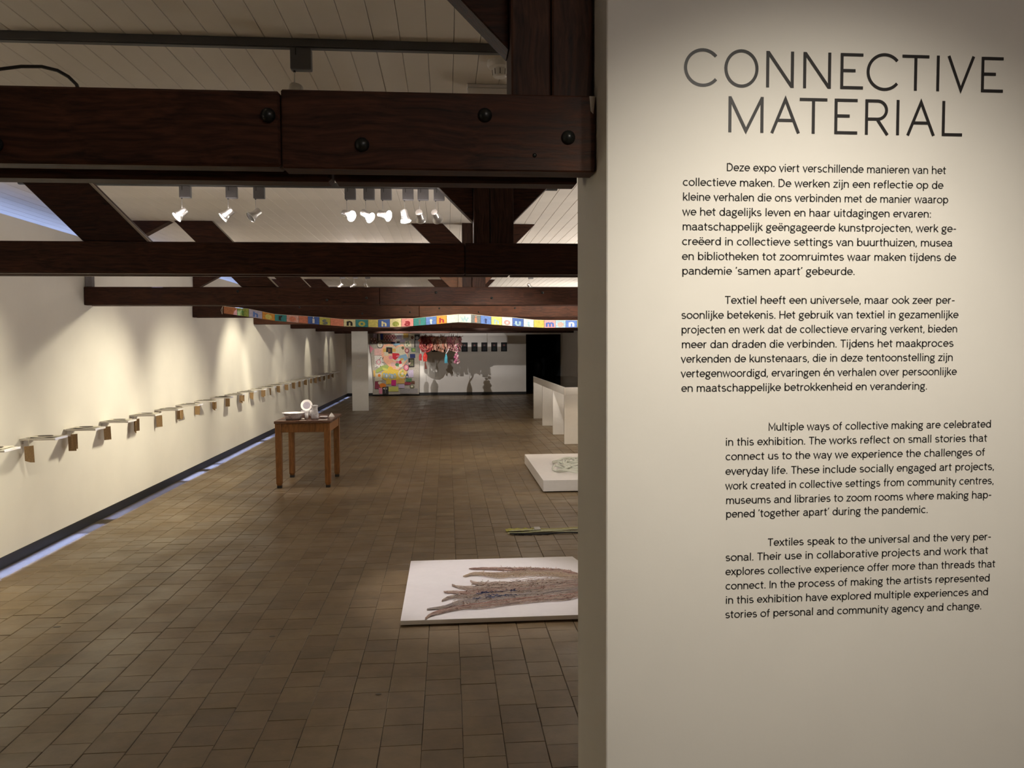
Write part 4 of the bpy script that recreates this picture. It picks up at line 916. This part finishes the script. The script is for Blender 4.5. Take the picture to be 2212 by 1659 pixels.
# woven round wreath at its left
mb = MB()
for i in range(9):
    r_ = .09 + .012 * i; mb.tube([(-.60 + r_ * math.cos(a), .03 * math.sin(a * 3 + i) - .05, 1.62 + r_ * math.sin(a)) for a in [2 * math.pi * j / 20 for j in range(20)]], .011, 5)
mb.build('wreath', ymG[0], t)
def cordline(par, x, z0, z1, c_='string'): MB().tube([(x, 0, z0), (x, 0, z1)], .004, 5).build('cord', M[c_], par)
def hang(name, label, cat, x, z0, z1, zt_, mat, rad, seed, prof=None, n=70):
    t2 = thing(name, label, cat, (x * GS, GY - .06, GZ)); t2.scale = (GS, 1, GS); r9 = random.Random(seed)
    cordline(t2, 0, z0, zt_ + .01, 'string'); mb = MB()
    for i in range(n):
        a = r9.uniform(0, 6.28); rr = rad * math.sqrt(r9.random()); L = (z0 - z1) * r9.uniform(.5, 1); zz = z0 - r9.uniform(0, (z0 - z1) * .3)
        mb.tube([(rr * .3 * math.cos(a), rr * .3 * math.sin(a), zz), (rr * math.cos(a), rr * math.sin(a), zz - L * .4), (rr * .9 * math.cos(a + .3), rr * .9 * math.sin(a + .3), max(z1, zz - L))], .007, 4)
    mb.build('strands', mat, t2)['kind'] = 'stuff'
    return t2
t2 = hang('red_tassel', 'bright red tassel with a brown tail hanging at the left of the garland', 'tassel', -.625, 1.42, 1.17, 1.80, yarn('tassel_red', [(.75, .04, .03), (.5, .02, .02), (.85, .25, .15)]), .062, 1)
MB().tube([(0, 0, 1.17), (0, 0, 1.10), (.02, 0, .96)], .012, 6, .035).build('tail', fab('tail_brown', (.22, .07, .05)), t2)
hang('maroon_scrap', 'small maroon rag hanging left of the red tassel', 'rag', -.76, 1.40, 1.20, 1.78, yarn('rag_red', [(.4, .05, .05), (.3, .03, .03)]), .04, 2, n=25)
t2 = hang('turquoise_tassel', 'turquoise tassel hanging below the middle of the garland', 'tassel', -.035, 1.38, 1.12, 1.76, yarn('tassel_turquoise', [(.08, .42, .52), (.15, .55, .62), (.05, .30, .45)]), .040, 3)
MB().tube([(.0, 0, 1.39), (.05, 0, 1.46), (.07, 0, 1.52)], .012, 6).build('cream_loop', M['ceramic_w'], t2)
t2 = thing('pink_bead_string', 'string of pink beads and bows hanging at the right of the garland', 'ornament', (.275 * GS, GY - .06, GZ)); t2.scale = (GS, 1, GS); cordline(t2, 0, 1.84, 1.1)
r9 = random.Random(8)
for i in range(17):
    z = 1.66 - i * .034; rr = .022 + .018 * (i > 8) + r9.uniform(0, .012)
    MB().lathe([(.003, -rr), (rr * .7, -rr * .7), (rr, 0), (rr * .7, rr * .7), (.003, rr)], 10, Matrix.Translation((r9.uniform(-.03, .03) * (1 + (i > 8) * 1.3), r9.uniform(-.02, .02), z))).build('bead', fab('bead%d' % (i % 3), [(.55, .22, .28), (.75, .52, .52), (.40, .10, .18)][i % 3]), t2, smooth=True)
for sx in (-1, 1): MB().tube([(0, 0, 1.20), (sx * .06, 0, 1.22), (sx * .075, 0, 1.15), (sx * .03, 0, 1.10)], .016, 6).build('bow', fab('bow_pink', (.60, .25, .28)), t2)

# ------------------------------------------------------------------ dark stand in the side room
t = thing('dark_sculpture', 'barely visible black sculpture on a stem in the dark side room', 'sculpture', (3.17, 27.0, 0))
MB().lathe([(.004, 0), (.16, 0), (.16, .03), (.03, .05), (.03, .55), (.004, .55)], 18).build('stand', M['darkthing'], t)
MB().lathe([(.004, .55), (.06, .56), (.11, .68), (.16, .86), (.15, .98), (.09, 1.04), (.004, 1.06)], 18).build('head', M['darkthing'], t, smooth=True)
